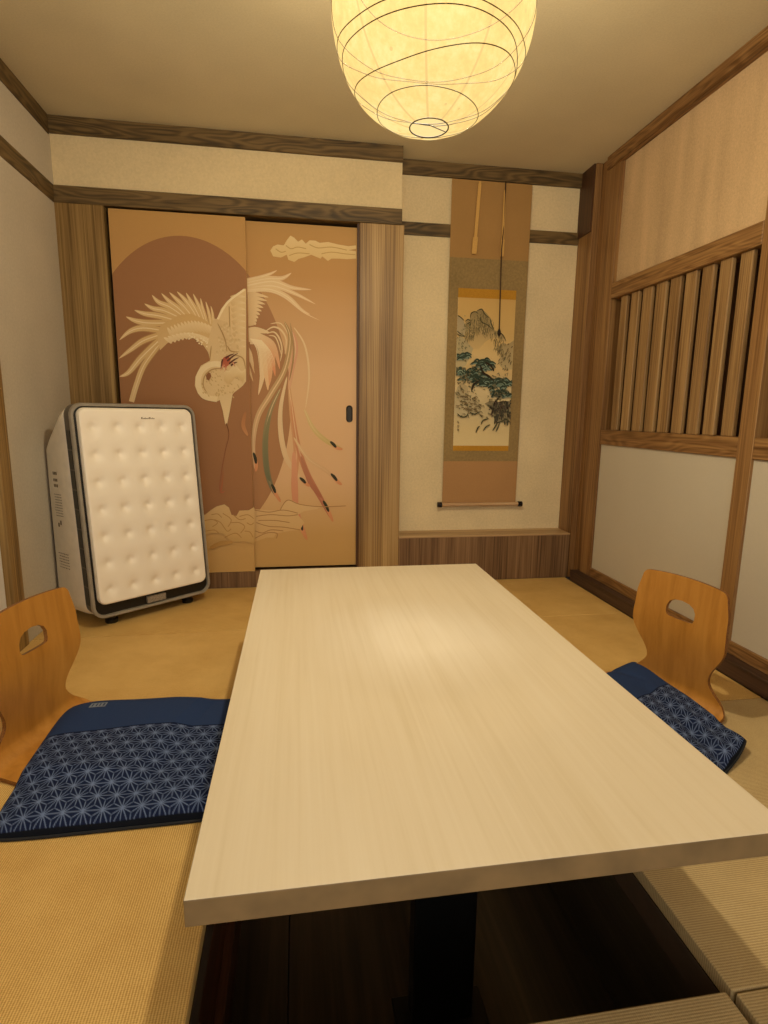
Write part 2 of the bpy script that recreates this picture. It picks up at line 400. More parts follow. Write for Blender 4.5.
def make_chair(label, x, y, rz):
    th = thing('floor_chair', label, 'floor chair', (x, y, 0), rz, 'bent plywood floor chairs at the table')
    # outline in (s, l)
    out = []
    n = 70; rc = .02
    ls = [LT*i/n for i in range(n+1)]
    def half(l):
        w = curve(WK, l)
        for e, r_ in ((l, .05), (LT-l, rc)):
            if e < r_: w -= r_-math.sqrt(max(0, r_*r_-(r_-e)**2))
        return w
    ls = sorted(set(ls+[LT-rc*(1-math.cos(a)) for a in (0, .2, .4, .6, .8, 1., 1.2, 1.4)]+[.002, .006, .012]))
    right = [(half(l), l) for l in ls]; left = [(-half(l), l) for l in reversed(ls)]
    def topcurve(s, l): return l + (.012*(1-(s/.16)**2) if l > LT-.002 else 0)
    tops = [(.1*k, LT) for k in (1.1, .8, .5, .2, -.1, -.4, -.7, -1.05)]
    out = right+tops+left
    lh = l_of_z(.300)
    hole = [(a_*1.14, lh+b_*1.26+.002) for a_, b_ in ((-.049, .004), (-.044, -.005), (-.036, -.008), (0, -.009), (.036, -.008), (.044, -.006), (.0475, .002), (.0475, .020), (.040, .033), (.024, .041), (0, .044), (-.024, .041), (-.040, .033), (-.0475, .020))]
    pts = [Vector(p) for p in out+hole]; no = len(out); nh = len(hole)
    edges = [(i, (i+1) % no) for i in range(no)]+[(no+i, no+(i+1) % nh) for i in range(nh)]
    def inside(p, poly):
        c = False; j = len(poly)-1
        for i in range(len(poly)):
            if (poly[i][1] > p[1]) != (poly[j][1] > p[1]) and p[0] < (poly[j][0]-poly[i][0])*(p[1]-poly[i][1])/(poly[j][1]-poly[i][1])+poly[i][0]: c = not c
            j = i
        return c
    st = .011
    for i in range(int(LT/st)):
        for j in range(-19, 20):
            s, l = j*st, (i+.5)*st
            if abs(s) < half(l)-.006 and l < LT-.004 and not inside((s, l), hole) and min(math.hypot(s-h[0], l-h[1]) for h in hole) > .005: pts.append(Vector((s, l)))
    vs, es, fs, *_ = delaunay_2d_cdt(pts, edges, [], 0, 1e-6)
    def P3(s, l, off):
        f, z, tx, tz = prof(l)
        back = max(0, min(1, (z-.05)/.12))
        f += .017*(s/.2)**2*back
        z += .010*(1-(s/.16)**2)*max(0, 1-(LT-l)/.06)
        nx, nz = tz, -tx                                        # normal away from the sitter
        return Vector((f+nx*off*-1, s, z+nz*off*-1))
    bm = bmesh.new(); T = .0058
    a = [bm.verts.new(P3(v[0], v[1], T)) for v in vs]; b = [bm.verts.new(P3(v[0], v[1], -T)) for v in vs]
    cnt = {}
    for f in fs:
        c = (sum(vs[i][0] for i in f)/len(f), sum(vs[i][1] for i in f)/len(f))
        if not inside(c, out) or inside(c, hole): continue
        bm.faces.new([a[i] for i in f]); bm.faces.new([b[i] for i in reversed(f)])
        for i in range(len(f)):
            e = (f[i], f[(i+1) % len(f)]); cnt[e] = 1
    for (i, j) in list(cnt):
        if (j, i) not in cnt:
            q = bm.faces.new((a[j], a[i], b[i], b[j])); q.material_index = 1
    for v in [v for v in bm.verts if not v.link_faces]: bm.verts.remove(v)
    fixn(bm)
    bm.transform(Matrix.Translation((x, y, 0)) @ Matrix.Rotation(rz, 4, 'Z'))
    o = obj('seat_and_backrest', bm, [M_ply, M_plye], th, smooth='auto')
    # two felt strips under the seat so that it does not scratch the mats
    return th
CR = (1.246, 1.618, 3.40); CL = (-.720, 1.627, -.26)
make_chair('amber plywood floor chair right of the table', *CR)
make_chair('amber plywood floor chair at the photo\'s left edge, nearest the air purifier', *CL)

# ------------------------------------------------------------------ cushions with hemp-leaf pattern
def asanoha(X, Y, a=.044, w=.0010):
    """distance based mask of the hemp-leaf line pattern"""
    h = a*math.sqrt(3)/2
    v = Y/h; u = X/a-v/2
    iu, iv = np.floor(u), np.floor(v); fu, fv = u-iu, v-iv
    up = (fu+fv) < 1
    def P(i, j): return (i+j/2)*a, j*h
    A = [np.where(up, x, y) for x, y in zip(P(iu, iv), P(iu+1, iv+1))]
    Bq = P(iu+1, iv); Cq = P(iu, iv+1)
    G = [(A[k]+Bq[k]+Cq[k])/3 for k in (0, 1)]
    def dist(p, q):
        dx, dy = q[0]-p[0], q[1]-p[1]; t = ((X-p[0])*dx+(Y-p[1])*dy)/(dx*dx+dy*dy); t = np.clip(t, 0, 1)
        return np.hypot(X-p[0]-t*dx, Y-p[1]-t*dy)
    d = np.minimum.reduce([dist(A, Bq), dist(Bq, Cq), dist(Cq, A), dist(A, G), dist(Bq, G), dist(Cq, G)])
    # lines stop short of the middles so the rays read as separate petals
    near = np.minimum.reduce([np.hypot(X-q[0], Y-q[1]) for q in (A, Bq, Cq)])
    m = np.clip(1.5-d/w, 0, 1)*np.where(near > a*.50, .55, 1.)
    return m
M_cush = vcol('blue_printed_cotton', .9, .12, 900., .14)
M_pipe = plain('black_piping', '0d1016', .8)
def cushion(label, corners, lift, thick, navy_frac, wrinkle, chair, tagpos):
    """corners: back-far, back-near, front-near, front-far ; u runs far->near, v back->front"""
    bf, bn, fn, ff = [np.array(c, float) for c in corners]
    N = 300
    u, v = np.meshgrid(np.linspace(0, 1, N), np.linspace(0, 1, N), indexing='ij')
    s, t_ = 2*u-1, 2*v-1
    # rounded corners: pull the grid in towards a superellipse
    k = .16
    su = s*(1-k*.5*np.abs(t_)**6*np.abs(s)**3*.5); tv = t_*(1-k*.5*np.abs(s)**6*np.abs(t_)**3*.5)
    uu, vv = (su+1)/2, (tv+1)/2
    X = (1-uu)*(1-vv)*bf[0]+uu*(1-vv)*bn[0]+uu*vv*fn[0]+(1-uu)*vv*ff[0]
    Y = (1-uu)*(1-vv)*bf[1]+uu*(1-vv)*bn[1]+uu*vv*fn[1]+(1-uu)*vv*ff[1]
    dome = (np.clip(1-np.abs(s)**5, 0, 1)*np.clip(1-np.abs(t_)**5, 0, 1))**.42
    top = .006+dome*thick + wrinkle(u, v)*dome**.5
    base = lift(u, v, X, Y)
    Zt = base+top; Zb = base+.001+0*X
    Lu, Lv = np.linalg.norm(bn-bf), np.linalg.norm(ff-bf)
    pu, pv = u*Lu, v*Lv
    mask = asanoha(pv+.011, pu+.004)
    nv = np.array(lin('283a61')); dk = np.array(lin('151f3d')); lt = np.array(lin('66779c'))
    pat = dk[None, None]*(1-mask[..., None])+lt[None, None]*mask[..., None]
    edge = (u < navy_frac)[..., None]
    slub = 1+.13*np.sin(pu*1900+3*np.sin(pv*70))[..., None]
    C = np.where(edge, nv[None, None]*slub, pat)
    seam = (np.abs(u-navy_frac) < .004)[..., None]; C = np.where(seam, dk, C)
    rim = ((np.abs(s) > .985) | (np.abs(t_) > .985))[..., None]; C = np.where(rim, np.array(lin('10151f')), C)
    if tagpos:
        (u0, v0, du, dv) = tagpos
        tg = ((np.abs(u-u0) < du) & (np.abs(v-v0) < dv)); C = np.where(tg[..., None], np.array(lin('77808f')), C)
        ln_ = tg & (np.abs(((v-v0)/dv*2.2) % 1-.5) < .2) & (np.abs(u-u0) < du*.7); C = np.where(ln_[..., None], np.array(lin('3a4660')), C)
    verts = np.concatenate([np.stack([X, Y, Zt], -1).reshape(-1, 3), np.stack([X, Y, Zb], -1).reshape(-1, 3)])
    idx = np.arange(N*N).reshape(N, N); off = N*N
    q = np.stack([idx[:-1, :-1], idx[1:, :-1], idx[1:, 1:], idx[:-1, 1:]], -1).reshape(-1, 4)
    qb = q[:, ::-1]+off
    rimi = np.concatenate([idx[:, 0], idx[-1, 1:], idx[::-1, -1][1:], idx[0, ::-1][1:]])
    sides = np.stack([rimi[:-1], rimi[:-1]+off, rimi[1:]+off, rimi[1:]], -1)
    faces = np.concatenate([q, qb, sides])
    loc = verts.mean(0); loc[2] = verts[:, 2].min()
    th = thing('floor_cushion', label, 'cushion', tuple(loc), 0, 'blue floor cushions at the table')
    me = bpy.data.meshes.new('cushion_cover'); me.from_pydata((verts-loc).tolist(), [], faces.tolist())
    at = me.color_attributes.new('Col', 'FLOAT_COLOR', 'POINT')
    cc = np.ones((len(verts), 4)); cc[:N*N, :3] = C.reshape(-1, 3); cc[N*N:, :3] = dk
    at.data.foreach_set('color', cc.ravel())
    me.materials.append(M_cush); me.polygons.foreach_set('use_smooth', [True]*len(me.polygons))
    bmx = bmesh.new(); bmx.from_mesh(me); bmesh.ops.recalc_face_normals(bmx, faces=bmx.faces[:]); bmx.to_mesh(me); bmx.free()
    o = bpy.data.objects.new('cushion_cover', me); COL.objects.link(o); o.parent = th
    bm = bmesh.new(); pr = rimi[:-1][::6]
    tube(bm, [tuple(verts[i]*.5+verts[i+off]*.5) for i in pr], .0042, 6, closed=True)
    obj('piping', bm, M_pipe, th, smooth=True)
    return th
def chair_lift(ch):
    x, y, a = ch
    def f(u, v, X, Y):
        dx, dy = X-x, Y-y; fx = dx*math.cos(a)+dy*math.sin(a); sy = -dx*math.sin(a)+dy*math.cos(a)
        inx = np.clip((.41-fx)/.05, 0, 1)*np.clip((.245-np.abs(sy))/.05, 0, 1)
        return .014*inx+.0005
    return f
lr = chair_lift(CR)
def lift_right(u, v, X, Y):                                      # the back edge of this cushion rides up against the backrest
    return lr(u, v, X, Y)+.012*np.clip(1-v/.25, 0, 1)**2+.02*np.clip(1-v/.3, 0, 1)*np.clip((u-.8)/.2, 0, 1)
cushion('blue cushion with white hemp-leaf print and navy end on the left floor chair', [(-.735, 1.770), (-.71, 1.212), (-.125, 1.222), (-.14, 1.765)], chair_lift(CL), .046, .385,
        lambda u, v: .003*np.sin(u*9+1)*np.sin(v*7)+.002*np.sin(v*13+u*5), CL, (.12, .19, .028, .04))
cushion('creased blue cushion with hemp-leaf print and navy end on the right floor chair', [(1.272, 1.845), (1.285, 1.29), (.80, 1.02), (.80, 1.60)], lift_right, .032, .385,
        lambda u, v: (.010*np.exp(-((v-.12-.1*u)/.045)**2)-.012*np.exp(-((v-.23-.06*u)/.05)**2)+.006*np.exp(-((v-.36)/.06)**2))*np.clip((u-.2)*2, 0, 1)-.008*np.exp(-((v-.3+.5*u)/.03)**2)*np.clip(1-u*3, 0, 1)+.003*np.sin(u*14+v*5), CR, None)

# ------------------------------------------------------------------ air purifier
def curve_lin(keys, x):
    for (a, va), (b, vb) in zip(keys, keys[1:]):
        if x <= b: return va+(vb-va)*(x-a)/(b-a)
    return keys[-1][1]
def purifier():
    ax, ay, psi, W, Lh, th_ = -.894, 2.483, .701, .58, .949, .088
    d = np.array([math.cos(psi), math.sin(psi), 0]); n = np.array([-d[1], d[0], 0]); z0 = .045
    A = np.array([ax, ay, z0]); tan = math.tan(th_)
    ctr = A+d*W/2
    root = thing('air_purifier', 'tall white air purifier with quilted front standing in the left back corner', 'air purifier', (float(ctr[0]+n[0]*.15), float(ctr[1]+n[1]*.15), 0), psi)
    Ht = Lh*math.cos(th_)
    def pt(s, q, z):                                              # s across from centre, q depth behind the front plane, z above z0
        p = ctr+d*s+n*(q+z*tan)+np.array([0, 0, z]); return Vector(p)
    def ringf(w, zc0, zc1, r, q, n_=7, keep=None):
        h = zc1-zc0; return [pt(x, q if keep is None else keep(z+zc0+h/2), z+zc0+h/2) for x, z in rrect(w, h, r, n_)]
    white = plain('warm_white_plastic', 'ddd2be', .45, var=.02); silver = plain('silver_plastic', 'a39c90', .32, metal=.35, var=.04)
    blackp = plain('black_plastic', '100d0b', .4); grey = plain('grey_groove', '5d5850', .5)
    cream = plain('quilted_cream_cover', 'f6ecda', .5, var=0.)
    # body: lofted from the bezel back; the rear plane is upright and lower (sloping top)
    rings = []
    QB = .30
    for q, w, zt, zb, r in ((.078, W-.012, Ht-.012, .004, .055), (.084, W+.004, Ht-.006, -.003, .06), (.10, W+.02, Ht-.02, -.006, .06), (.14, W+.04, Ht-.07, -.006, .06), (.19, W+.056, Ht-.135, -.006, .05), (.215, W+.06, Ht-.17, -.006, .045)):
        def keep(z, q=q):
            s = (q-.078)/(.215-.078)
            return q + s*(.300-z*tan-.215)
        rings.append(ringf(w, zb, zt, r, q, 7, keep))
    body = obj('body', fixn(loft(bmesh.new(), rings)), white, root, smooth='auto')
    # grey groove ring between bezel and body
    groove = obj('groove_band', fixn(loft(bmesh.new(), [ringf(W-.008, .003, Ht-.004, .053, .016), ringf(W-.008, .003, Ht-.004, .053, .082)])), grey, root, smooth='auto')
    # side air vents: a dark slot split by little bridges on both sides
    for sx in (-1, 1):
        bm = bmesh.new()
        for k in range(9):
            za, zb_ = .06+k*.086, .06+(k+1)*.086-.006
            x0, x1 = sx*(W/2-.008), sx*(W/2-.0025)
            vs = [bm.verts.new(pt(x, q, z)) for z in (za, zb_) for q in (.030, .074) for x in (x0, x1)]
            for f in ((0, 1, 3, 2), (4, 6, 7, 5), (0, 4, 5, 1), (2, 3, 7, 6), (0, 2, 6, 4), (1, 5, 7, 3)): bm.faces.new([vs[i] for i in f])
        obj('air_vent', fixn(bm), blackp, root)
    # silver bezel: rounded frame
    bm = bmesh.new(); NN = 9
    prof_ = [(.0, 0., .0), (.0, .004, -.004), (.0, .014, .0), (.0, .02, .006), (.0, .02, .02), (.0, .0, .02)]
    rr = [ringf(W, 0, Ht, .055, .016, NN), ringf(W, 0, Ht, .055, .003, NN), ringf(W-.008, .004, Ht-.004, .051, -.002, NN), ringf(W-.026, .013, Ht-.013, .043, -.001, NN), ringf(W-.030, .015, Ht-.015, .041, .004, NN), ringf(W-.030, .015, Ht-.015, .041, .018, NN)]
    loft(bm, rr, False, False); 
    obj('bezel', fixn(bm), silver, root, smooth='auto')
    obj('inner_panel', fixn(loft(bmesh.new(), [ringf(W-.03, .015, Ht-.015, .041, .010, NN), ringf(W-.03, .015, Ht-.015, .041, .016, NN)])), blackp, root)
    # quilted cover: grid pushed into soft tufts
    cw, z_a, z_b, r = W-.052, .062, Ht-.02, .035
    ch = z_b-z_a; nx, nz = 110, 180
    bm = bmesh.new(); grid = []
    cols = [(-.5+ (i+.55)/5.1)*cw for i in range(5)]; rows = [z_a+ch*(.075+.138*j) for j in range(7)]
    def sd(x, z):
        qx, qz = abs(x)-cw/2+r, abs(z-(z_a+z_b)/2)-ch/2+r
        return math.hypot(max(qx, 0), max(qz, 0))+min(max(qx, qz), 0)-r
    def sq(a, b):                                                # square -> rounded rectangle
        x, z = a*cw/2, b*ch/2
        mx, mz = cw/2-r, ch/2-r
        if abs(x) > mx and abs(z) > mz:
            ex, ez = (abs(x)-mx)/r, (abs(z)-mz)/r; L_ = max(ex, ez); hyp = math.hypot(ex, ez)
            if hyp > 0: ex, ez = ex*L_/hyp, ez*L_/hyp
            x, z = math.copysign(mx+ex*r, x), math.copysign(mz+ez*r, z)
        return x, z+(z_a+z_b)/2
    for i in range(nx+1):
        row = []
        for j in range(nz+1):
            x, z = sq(2*i/nx-1, 2*j/nz-1)
            e = max(0, min(1, -sd(x, z)/.012)); out = .014*math.sqrt(max(0, 1-(1-e)**2))
            dep = 0
            for cx in cols:
                if abs(x-cx) > .06: continue
                for cz in rows:
                    if abs(z-cz) > .06: continue
                    r2 = (x-cx)**2+(z-cz)**2
                    dep += .0095*math.exp(-r2/.00026)+.0065*math.exp(-r2/.0013)
            puff = .0016*math.cos((x-cols[0])/(cw/5.1)*2*PI)*math.cos((z-rows[0])/(ch*.138)*2*PI)
            row.append(bm.verts.new(pt(x, -.002-out+dep*e-0*puff, z)))
        grid.append(row)
    for i in range(nx):
        for j in range(nz): bm.faces.new((grid[i][j], grid[i+1][j], grid[i+1][j+1], grid[i][j+1]))
    rim = [grid[i][0] for i in range(nx)]+[grid[nx][j] for j in range(nz)]+[grid[i][nz] for i in range(nx, 0, -1)]+[grid[0][j] for j in range(nz, 0, -1)]
    backv = []
    inv = n
    for v_ in rim: backv.append(bm.verts.new(v_.co+Vector(n)*.011))
    for k in range(len(rim)):
        bm.faces.new((rim[k], rim[(k+1) % len(rim)], backv[(k+1) % len(rim)], backv[k]))
    fixn(bm)
    cover = obj('quilted_cover', bm, cream, root, smooth='auto')
    # small maker's mark high on the cover: tiny grey marks
    bm = bmesh.new(); x = .007
    zt = z_b-.048; widths = [.009, .004, .004, .006, .005, .006, .004, .009, .006, .005, .007]
    for k, w in enumerate(widths):
        hh = .0085 if k in (0, 7) else (.0045 if k % 3 else .0065)
        vs = [bm.verts.new(pt(a, -.0163, z)) for a, z in ((x, zt), (x+w*.72, zt), (x+w*.72, zt+hh), (x, zt+hh))]; bm.faces.new(vs); x += w
    obj('brand_mark', fixn(bm), plain('grey_print', '8a7a62', .5), cover)
    # badge on the lower black strip
    bm = bmesh.new(); vs = []
    for q in (-.004, .012):
        vs.append([pt(a, q, z) for a, z in ((-.045, .022), (.045, .022), (.045, .052), (-.045, .052))])
    obj('control_badge', fixn(loft(bm, vs)), plain('badge_grey', '8f867a', .35, metal=.3, vs=200., var=.2), root)
    # feet
    for s, q in ((-.19, .06), (.19, .06), (-.19, .24), (.19, .24)):
        p = ctr+d*s+n*q; bm = bmesh.new()
        ring = lambda r_, z: [Vector((p[0]+r_*math.cos(a), p[1]+r_*math.sin(a), z)) for a in [2*PI*k/20 for k in range(20)]]
        loft(bm, [ring(.026, 0), ring(.028, .004), ring(.028, .018), ring(.022, .024), ring(.022, .046)])
        obj('foot', fixn(bm), blackp, root, smooth='auto')
    # printed notices on the left flank: rows of small grey characters
    def flank(q, z):                                             # point just off the left flank
        w = W+curve_lin(((.084, .004), (.10, .02), (.14, .04), (.19, .056), (.215, .06)), q)
        qq = q+(q-.078)/(.215-.078)*(.300-z*tan-.215)
        return pt(-w/2-.0012, qq, z)
    def mark(q0, q1, za, zb_): bm_.faces.new([bm_.verts.new(flank(a, z)) for a, z in ((q0, za), (q1, za), (q1, zb_), (q0, zb_))])
    rs = random.Random(3); fp = plain('faint_grey_print', '6f624c', .6)
    def done():
        global bm_
        obj('printed_notice', fixn(bm_), fp, body); bm_ = bmesh.new()
    global bm_; bm_ = bmesh.new()
    for z in (.63, .60, .575): 
        for k in range(3): mark(.150+k*.010, .157+k*.010, z, z+.013)
    done()
    for z in [.54-.012*k for k in range(9)]:
        q = .135
        while q < .18:
            w = rs.uniform(.003, .006); mark(q, q+w, z, z+.004); q += w+.003
    done()
    for k in range(2): mark(.150+k*.014, .160+k*.014, .405-k*.01, .425-k*.012)
    done()
    for z in [.27-.013*k for k in range(6)]:
        q = .13
        while q < .185:
            w = rs.uniform(.003, .007); mark(q, q+w, z, z+.004); q += w+.003
    done()
purifier()

# ------------------------------------------------------------------ painted artwork: flat coloured shapes on one mesh
class Art:
    def __init__(s, axis, val, eps=.00002):
        s.bm = bmesh.new(); s.col = s.bm.loops.layers.float_color.new('Col'); s.axis, s.val, s.eps = axis, val, eps; s.k = 0; s.lim = None
    def P(s, u, v): 
        p = hit(s.axis, s.val, u, v); p[s.axis] = s.val-s.eps*s.k
        if s.lim: p[0] = min(max(p[0], s.lim[0]), s.lim[1]); p[2] = min(max(p[2], s.lim[2]), s.lim[3])
        return Vector(p)
    def face3(s, pts, cols):
        try: f = s.bm.faces.new([s.bm.verts.new(p) for p in pts])
        except ValueError: return
        for lp, c in zip(f.loops, cols): lp[s.col] = (*lin(c), 1)
    def poly(s, pts, c, c2=None, clip=None):
        """pts in picture px; c at the top, c2 at the bottom"""
        s.k += 1
        v3 = [s.P(*p) for p in pts]
        tris, mp_ = tessellate(pts)
        ys = [p[1] for p in pts]; y0, y1 = min(ys), max(ys)
        cc = []
        for p in pts:
            t = (p[1]-y0)/max(1e-6, y1-y0); a, b = hexf(c), hexf(c2 or c)
            cc.append([a[i]*(1-t)+b[i]*t for i in range(3)])
        for t in tris: s.face3([v3[i] for i in t], [cc[i] for i in t])
    def stroke(s, pts, w, c, c2=None, n=14, prof='leaf'):
        s.k += 1
        P_ = catmull(pts, n); N = len(P_)-1; quad = []
        for i, p in enumerate(P_):
            t = i/N; a = P_[max(0, i-1)]; b = P_[min(N, i+1)]; dx, dy = b[0]-a[0], b[1]-a[1]; q = math.hypot(dx, dy) or 1
            if prof == 'leaf': ww = w*math.sin(PI*min(1, .16+t*.84))**.6 if t < 1 else 0
            elif prof == 'root': ww = w*(1-t**3)                  # wide at start, pointed at end
            elif prof == 'flat': ww = w
            else: ww = w*math.sin(PI*t)**.5
            quad.append(((p[0]-dy/q*ww/2, p[1]+dx/q*ww/2), (p[0]+dy/q*ww/2, p[1]-dx/q*ww/2), t))
        ca, cb = hexf(c), hexf(c2 or c)
        for (a, b, t), (a2, b2, t2) in zip(quad, quad[1:]):
            m1 = [ca[i]*(1-t)+cb[i]*t for i in range(3)]; m2 = [ca[i]*(1-t2)+cb[i]*t2 for i in range(3)]
            s.face3([s.P(*a), s.P(*b), s.P(*b2), s.P(*a2)], [m1, m1, m2, m2])
def hexf(c): return [int(c[i:i+2], 16)/255 for i in (0, 2, 4)] if isinstance(c, str) else list(c)
def tessellate(pts):
    from mathutils.geometry import tessellate_polygon
    return tessellate_polygon([[Vector((p[0], p[1], 0)) for p in pts]]), None
def catmull(pts, n):
    pts = [tuple(map(float, p)) for p in pts]; P_ = [pts[0]]+pts+[pts[-1]]; out = []
    seg = len(pts)-1; per = max(2, int(n/seg)+1)
    for i in range(1, len(P_)-2):
        p0, p1, p2, p3 = P_[i-1:i+3]
        for k in range(per):
            t = k/per; out.append(tuple(.5*((2*p1[j])+(-p0[j]+p2[j])*t+(2*p0[j]-5*p1[j]+4*p2[j]-p3[j])*t*t+(-p0[j]+3*p1[j]-3*p2[j]+p3[j])*t**3) for j in (0, 1)))
    out.append(pts[-1]); return out
ZA = lambda L_: [(110+x/6.98, 280+y/6.98) for x, y in L_]
ZB = lambda L_: [(190+x/5.486, 260+y/5.486) for x, y in L_]
ZC = lambda L_: [(200+x/4.27, 320+y/4.27) for x, y in L_]
ZD = lambda L_: [(200+x/4.8, 460+y/4.8) for x, y in L_]
ZE = lambda L_: [(230+x/5.908, 220+y/5.908) for x, y in L_]
# the brown disc spans both doors; its centre and radius in the wall plane
def circ_from(pts):
    A_ = np.array([[p[0]**2, p[2]**2, p[0], p[2]] for p in pts]); A_[:, 2:] *= -2
    # x^2*a + z^2*b - 2cx*a x - 2cz*b z = 1
    q = np.linalg.lstsq(A_, np.ones(len(pts)), rcond=None)[0]
    cx, cz = q[2]/q[0], q[3]/q[1]; k = 1+q[0]*cx*cx+q[1]*cz*cz
    return cx, cz, math.sqrt(k/q[0]), math.sqrt(k/q[1])
CX, CZ, CRX, CRZ = circ_from([hit(1, D+.012, *p) for p in ((112, 272), (125, 260), (182, 238), (182, 238), (222, 246), (244, 260), (264, 307), (273, 323), (291, 428), (283, 470), (261, 507))])
print('disc', CX, CZ, CRX, CRZ)
CR1, CR2, CR3, SH = 'e2c79a', 'd2ac76', 'c39762', 'b08655'
M_door = vcol('printed_door_paper', .62, .28, 420., .035)
def disc(art, x0, x1, z0, z1, c):
    """brown disc clipped to the door leaf"""
    art.k += 1; y = art.val-art.eps*art.k; N = 64
    xs = [max(x0, CX-CRX)+(min(x1, CX+CRX)-max(x0, CX-CRX))*i/N for i in range(N+1)]
    for a, b in zip(xs, xs[1:]):
        ha, hb = [CRZ*math.sqrt(max(0, 1-((q_-CX)/CRX)**2)) for q_ in (a, b)]
        art.face3([Vector((a, y, max(z0, CZ-ha))), Vector((b, y, max(z0, CZ-hb))), Vector((b, y, min(z1, CZ+hb))), Vector((a, y, min(z1, CZ+ha)))], [hexf(c)]*4)
def leaf(name, x0, x1, yv, z0, z1):
    art = Art(1, yv)
    bm = art.bm
    r = bmesh.ops.create_cube(bm, size=1.)
    for v in r['verts']: v.co = Vector(((x0+x1)/2+v.co.x*(x1-x0), yv+.011+v.co.y*.022+.00001, (z0+z1)/2+v.co.z*(z1-z0)))
    for f in bm.faces:
        for lp in f.loops:
            lp[art.col] = (*lin('c39a5c'), 1)
    return art
BASE1, BASE2, BASE3 = 'bb9156', 'd8b084', 'c9a264'
def ground(art, x0, x1, z0, z1):
    """warm paper ground: ochre at the head, rosier middle, ochre again at the foot"""
    art.k += 1; y = art.val-art.eps*art.k
    zz = [z0, z0+.18, z0+.5, z0+1.1, z1-.25, z1]; cc = [BASE3, 'c8a064', BASE2, BASE2, 'bd9058', BASE1]
    for a, b, ca, cb in zip(zz, zz[1:], cc, cc[1:]):
        art.face3([Vector((x0, y, a)), Vector((x1, y, a)), Vector((x1, y, b)), Vector((x0, y, b))], [hexf(ca), hexf(ca), hexf(cb), hexf(cb)])
# --- left leaf
xa, xb = -.886, -.243
A1 = leaf('door_1', xa, xb, D+.012, .09, 1.918); ground(A1, xa, xb, .09, 1.918); ZCL = hit(1, D, 230, 528)[2]
disc(A1, xa, xb, ZCL, 1.9, '9c6e48')
def clipx(fn, lo=None, hi=None): return fn
feath = [([(150, 850), (185, 730), (240, 590), (350, 440)], 44), ([(65, 675), (130, 645), (220, 540), (345, 420)], 50), ([(60, 550), (140, 490), (230, 425), (340, 385)], 46),
         ([(65, 420), (140, 358), (230, 335), (350, 350)], 50), ([(110, 255), (180, 285), (270, 300), (400, 300)], 50), ([(170, 210), (240, 235), (340, 250), (450, 280)], 48),
         ([(240, 165), (300, 198), (380, 215), (480, 260)], 46), ([(293, 105), (340, 155), (420, 190), (520, 260)], 46), ([(358, 92), (415, 150), (480, 200), (560, 280)], 44),
         ([(413, 85), (470, 140), (530, 200), (600, 290)], 44), ([(467, 80), (520, 135), (570, 200), (630, 300)], 42), ([(530, 88), (565, 150), (600, 210), (650, 310)], 40),
         ([(580, 95), (610, 160), (635, 220), (670, 320)], 36), ([(632, 125), (645, 190), (665, 260), (690, 350)], 30), ([(668, 150), (685, 210), (700, 280), (710, 370)], 28), ([(703, 180), (715, 230), (722, 300), (730, 400)], 24)]
for pts, w in feath:
    P_ = ZA(pts)[::-1]; A1.stroke(P_, w/6.98*1.12, SH, SH, 16, 'root')
for k, (pts, w) in enumerate(feath):
    P_ = ZA(pts)[::-1]; A1.stroke(P_, w/6.98*.86, 'd0ab72', 'e2c595', 16, 'root' if k else 'flat')
    A1.stroke(P_, w/6.98*.16, 'e6cfa4', 'ecd6ac', 12, 'root')
wing = [(350, 490), (335, 430), (330, 370), (360, 310), (420, 280), (480, 245), (560, 235), (640, 265), (700, 305), (740, 360), (775, 420), (775, 570), (702, 562), (685, 505), (645, 447), (585, 407), (520, 394), (460, 407), (400, 442)]
A1.poly(ZA(wing), 'cfa96f', 'd8b98a')
for k in range(15):                                              # covert rows
    a = k/14; x = 400+a*330; y = 330-90*math.sin(a*PI*.75)+a*70
    A1.stroke(ZA([(x+50+a*10, y+75), (x+25, y+40), (x, y)]), 4.6, 'd6b682', 'e8cfa2', 8, 'root')
for k in range(13):
    a = k/12; x = 380+a*330; y = 395-75*math.sin(a*PI*.8)+a*75
    A1.stroke(ZA([(x+55, y+40), (x+25, y+22), (x-5, y+6)]), 4.0, 'dcc092', 'ead3a8', 8, 'root')
for k in range(40):
    a = rng.rand(); b = rng.rand(); x = 540+a*180; y = 345+a*100+b*60*(1-.3*a)
    A1.stroke(ZA([(x, y), (x+9, y+9)]), 1.7, 'ead6ae', 'ead6ae', 4, 'oval')
# right wing, the part on the left leaf
A1.poly(ZB([(145, 330), (170, 270), (205, 225), (250, 190), (300, 158), (308, 158), (308, 500), (270, 525), (210, 515), (198, 440), (165, 380)]), 'd9bb8a', 'dfc394')
for k in range(9):
    y = 190+k*34; A1.stroke(ZB([(225+k*2, y+20), (260, y+8), (306, y+14)]), 4.2, 'cfae7c', 'e6cea2', 8, 'root')
A1.stroke(ZB([(150, 330), (205, 235), (300, 162)]), 2.2, 'ecd7ae', 'ecd7ae', 10, 'flat')
A1.stroke(ZB([(215, 255), (218, 400), (205, 505)]), 1.2, 'b08d5c', 'b08d5c', 8, 'flat')
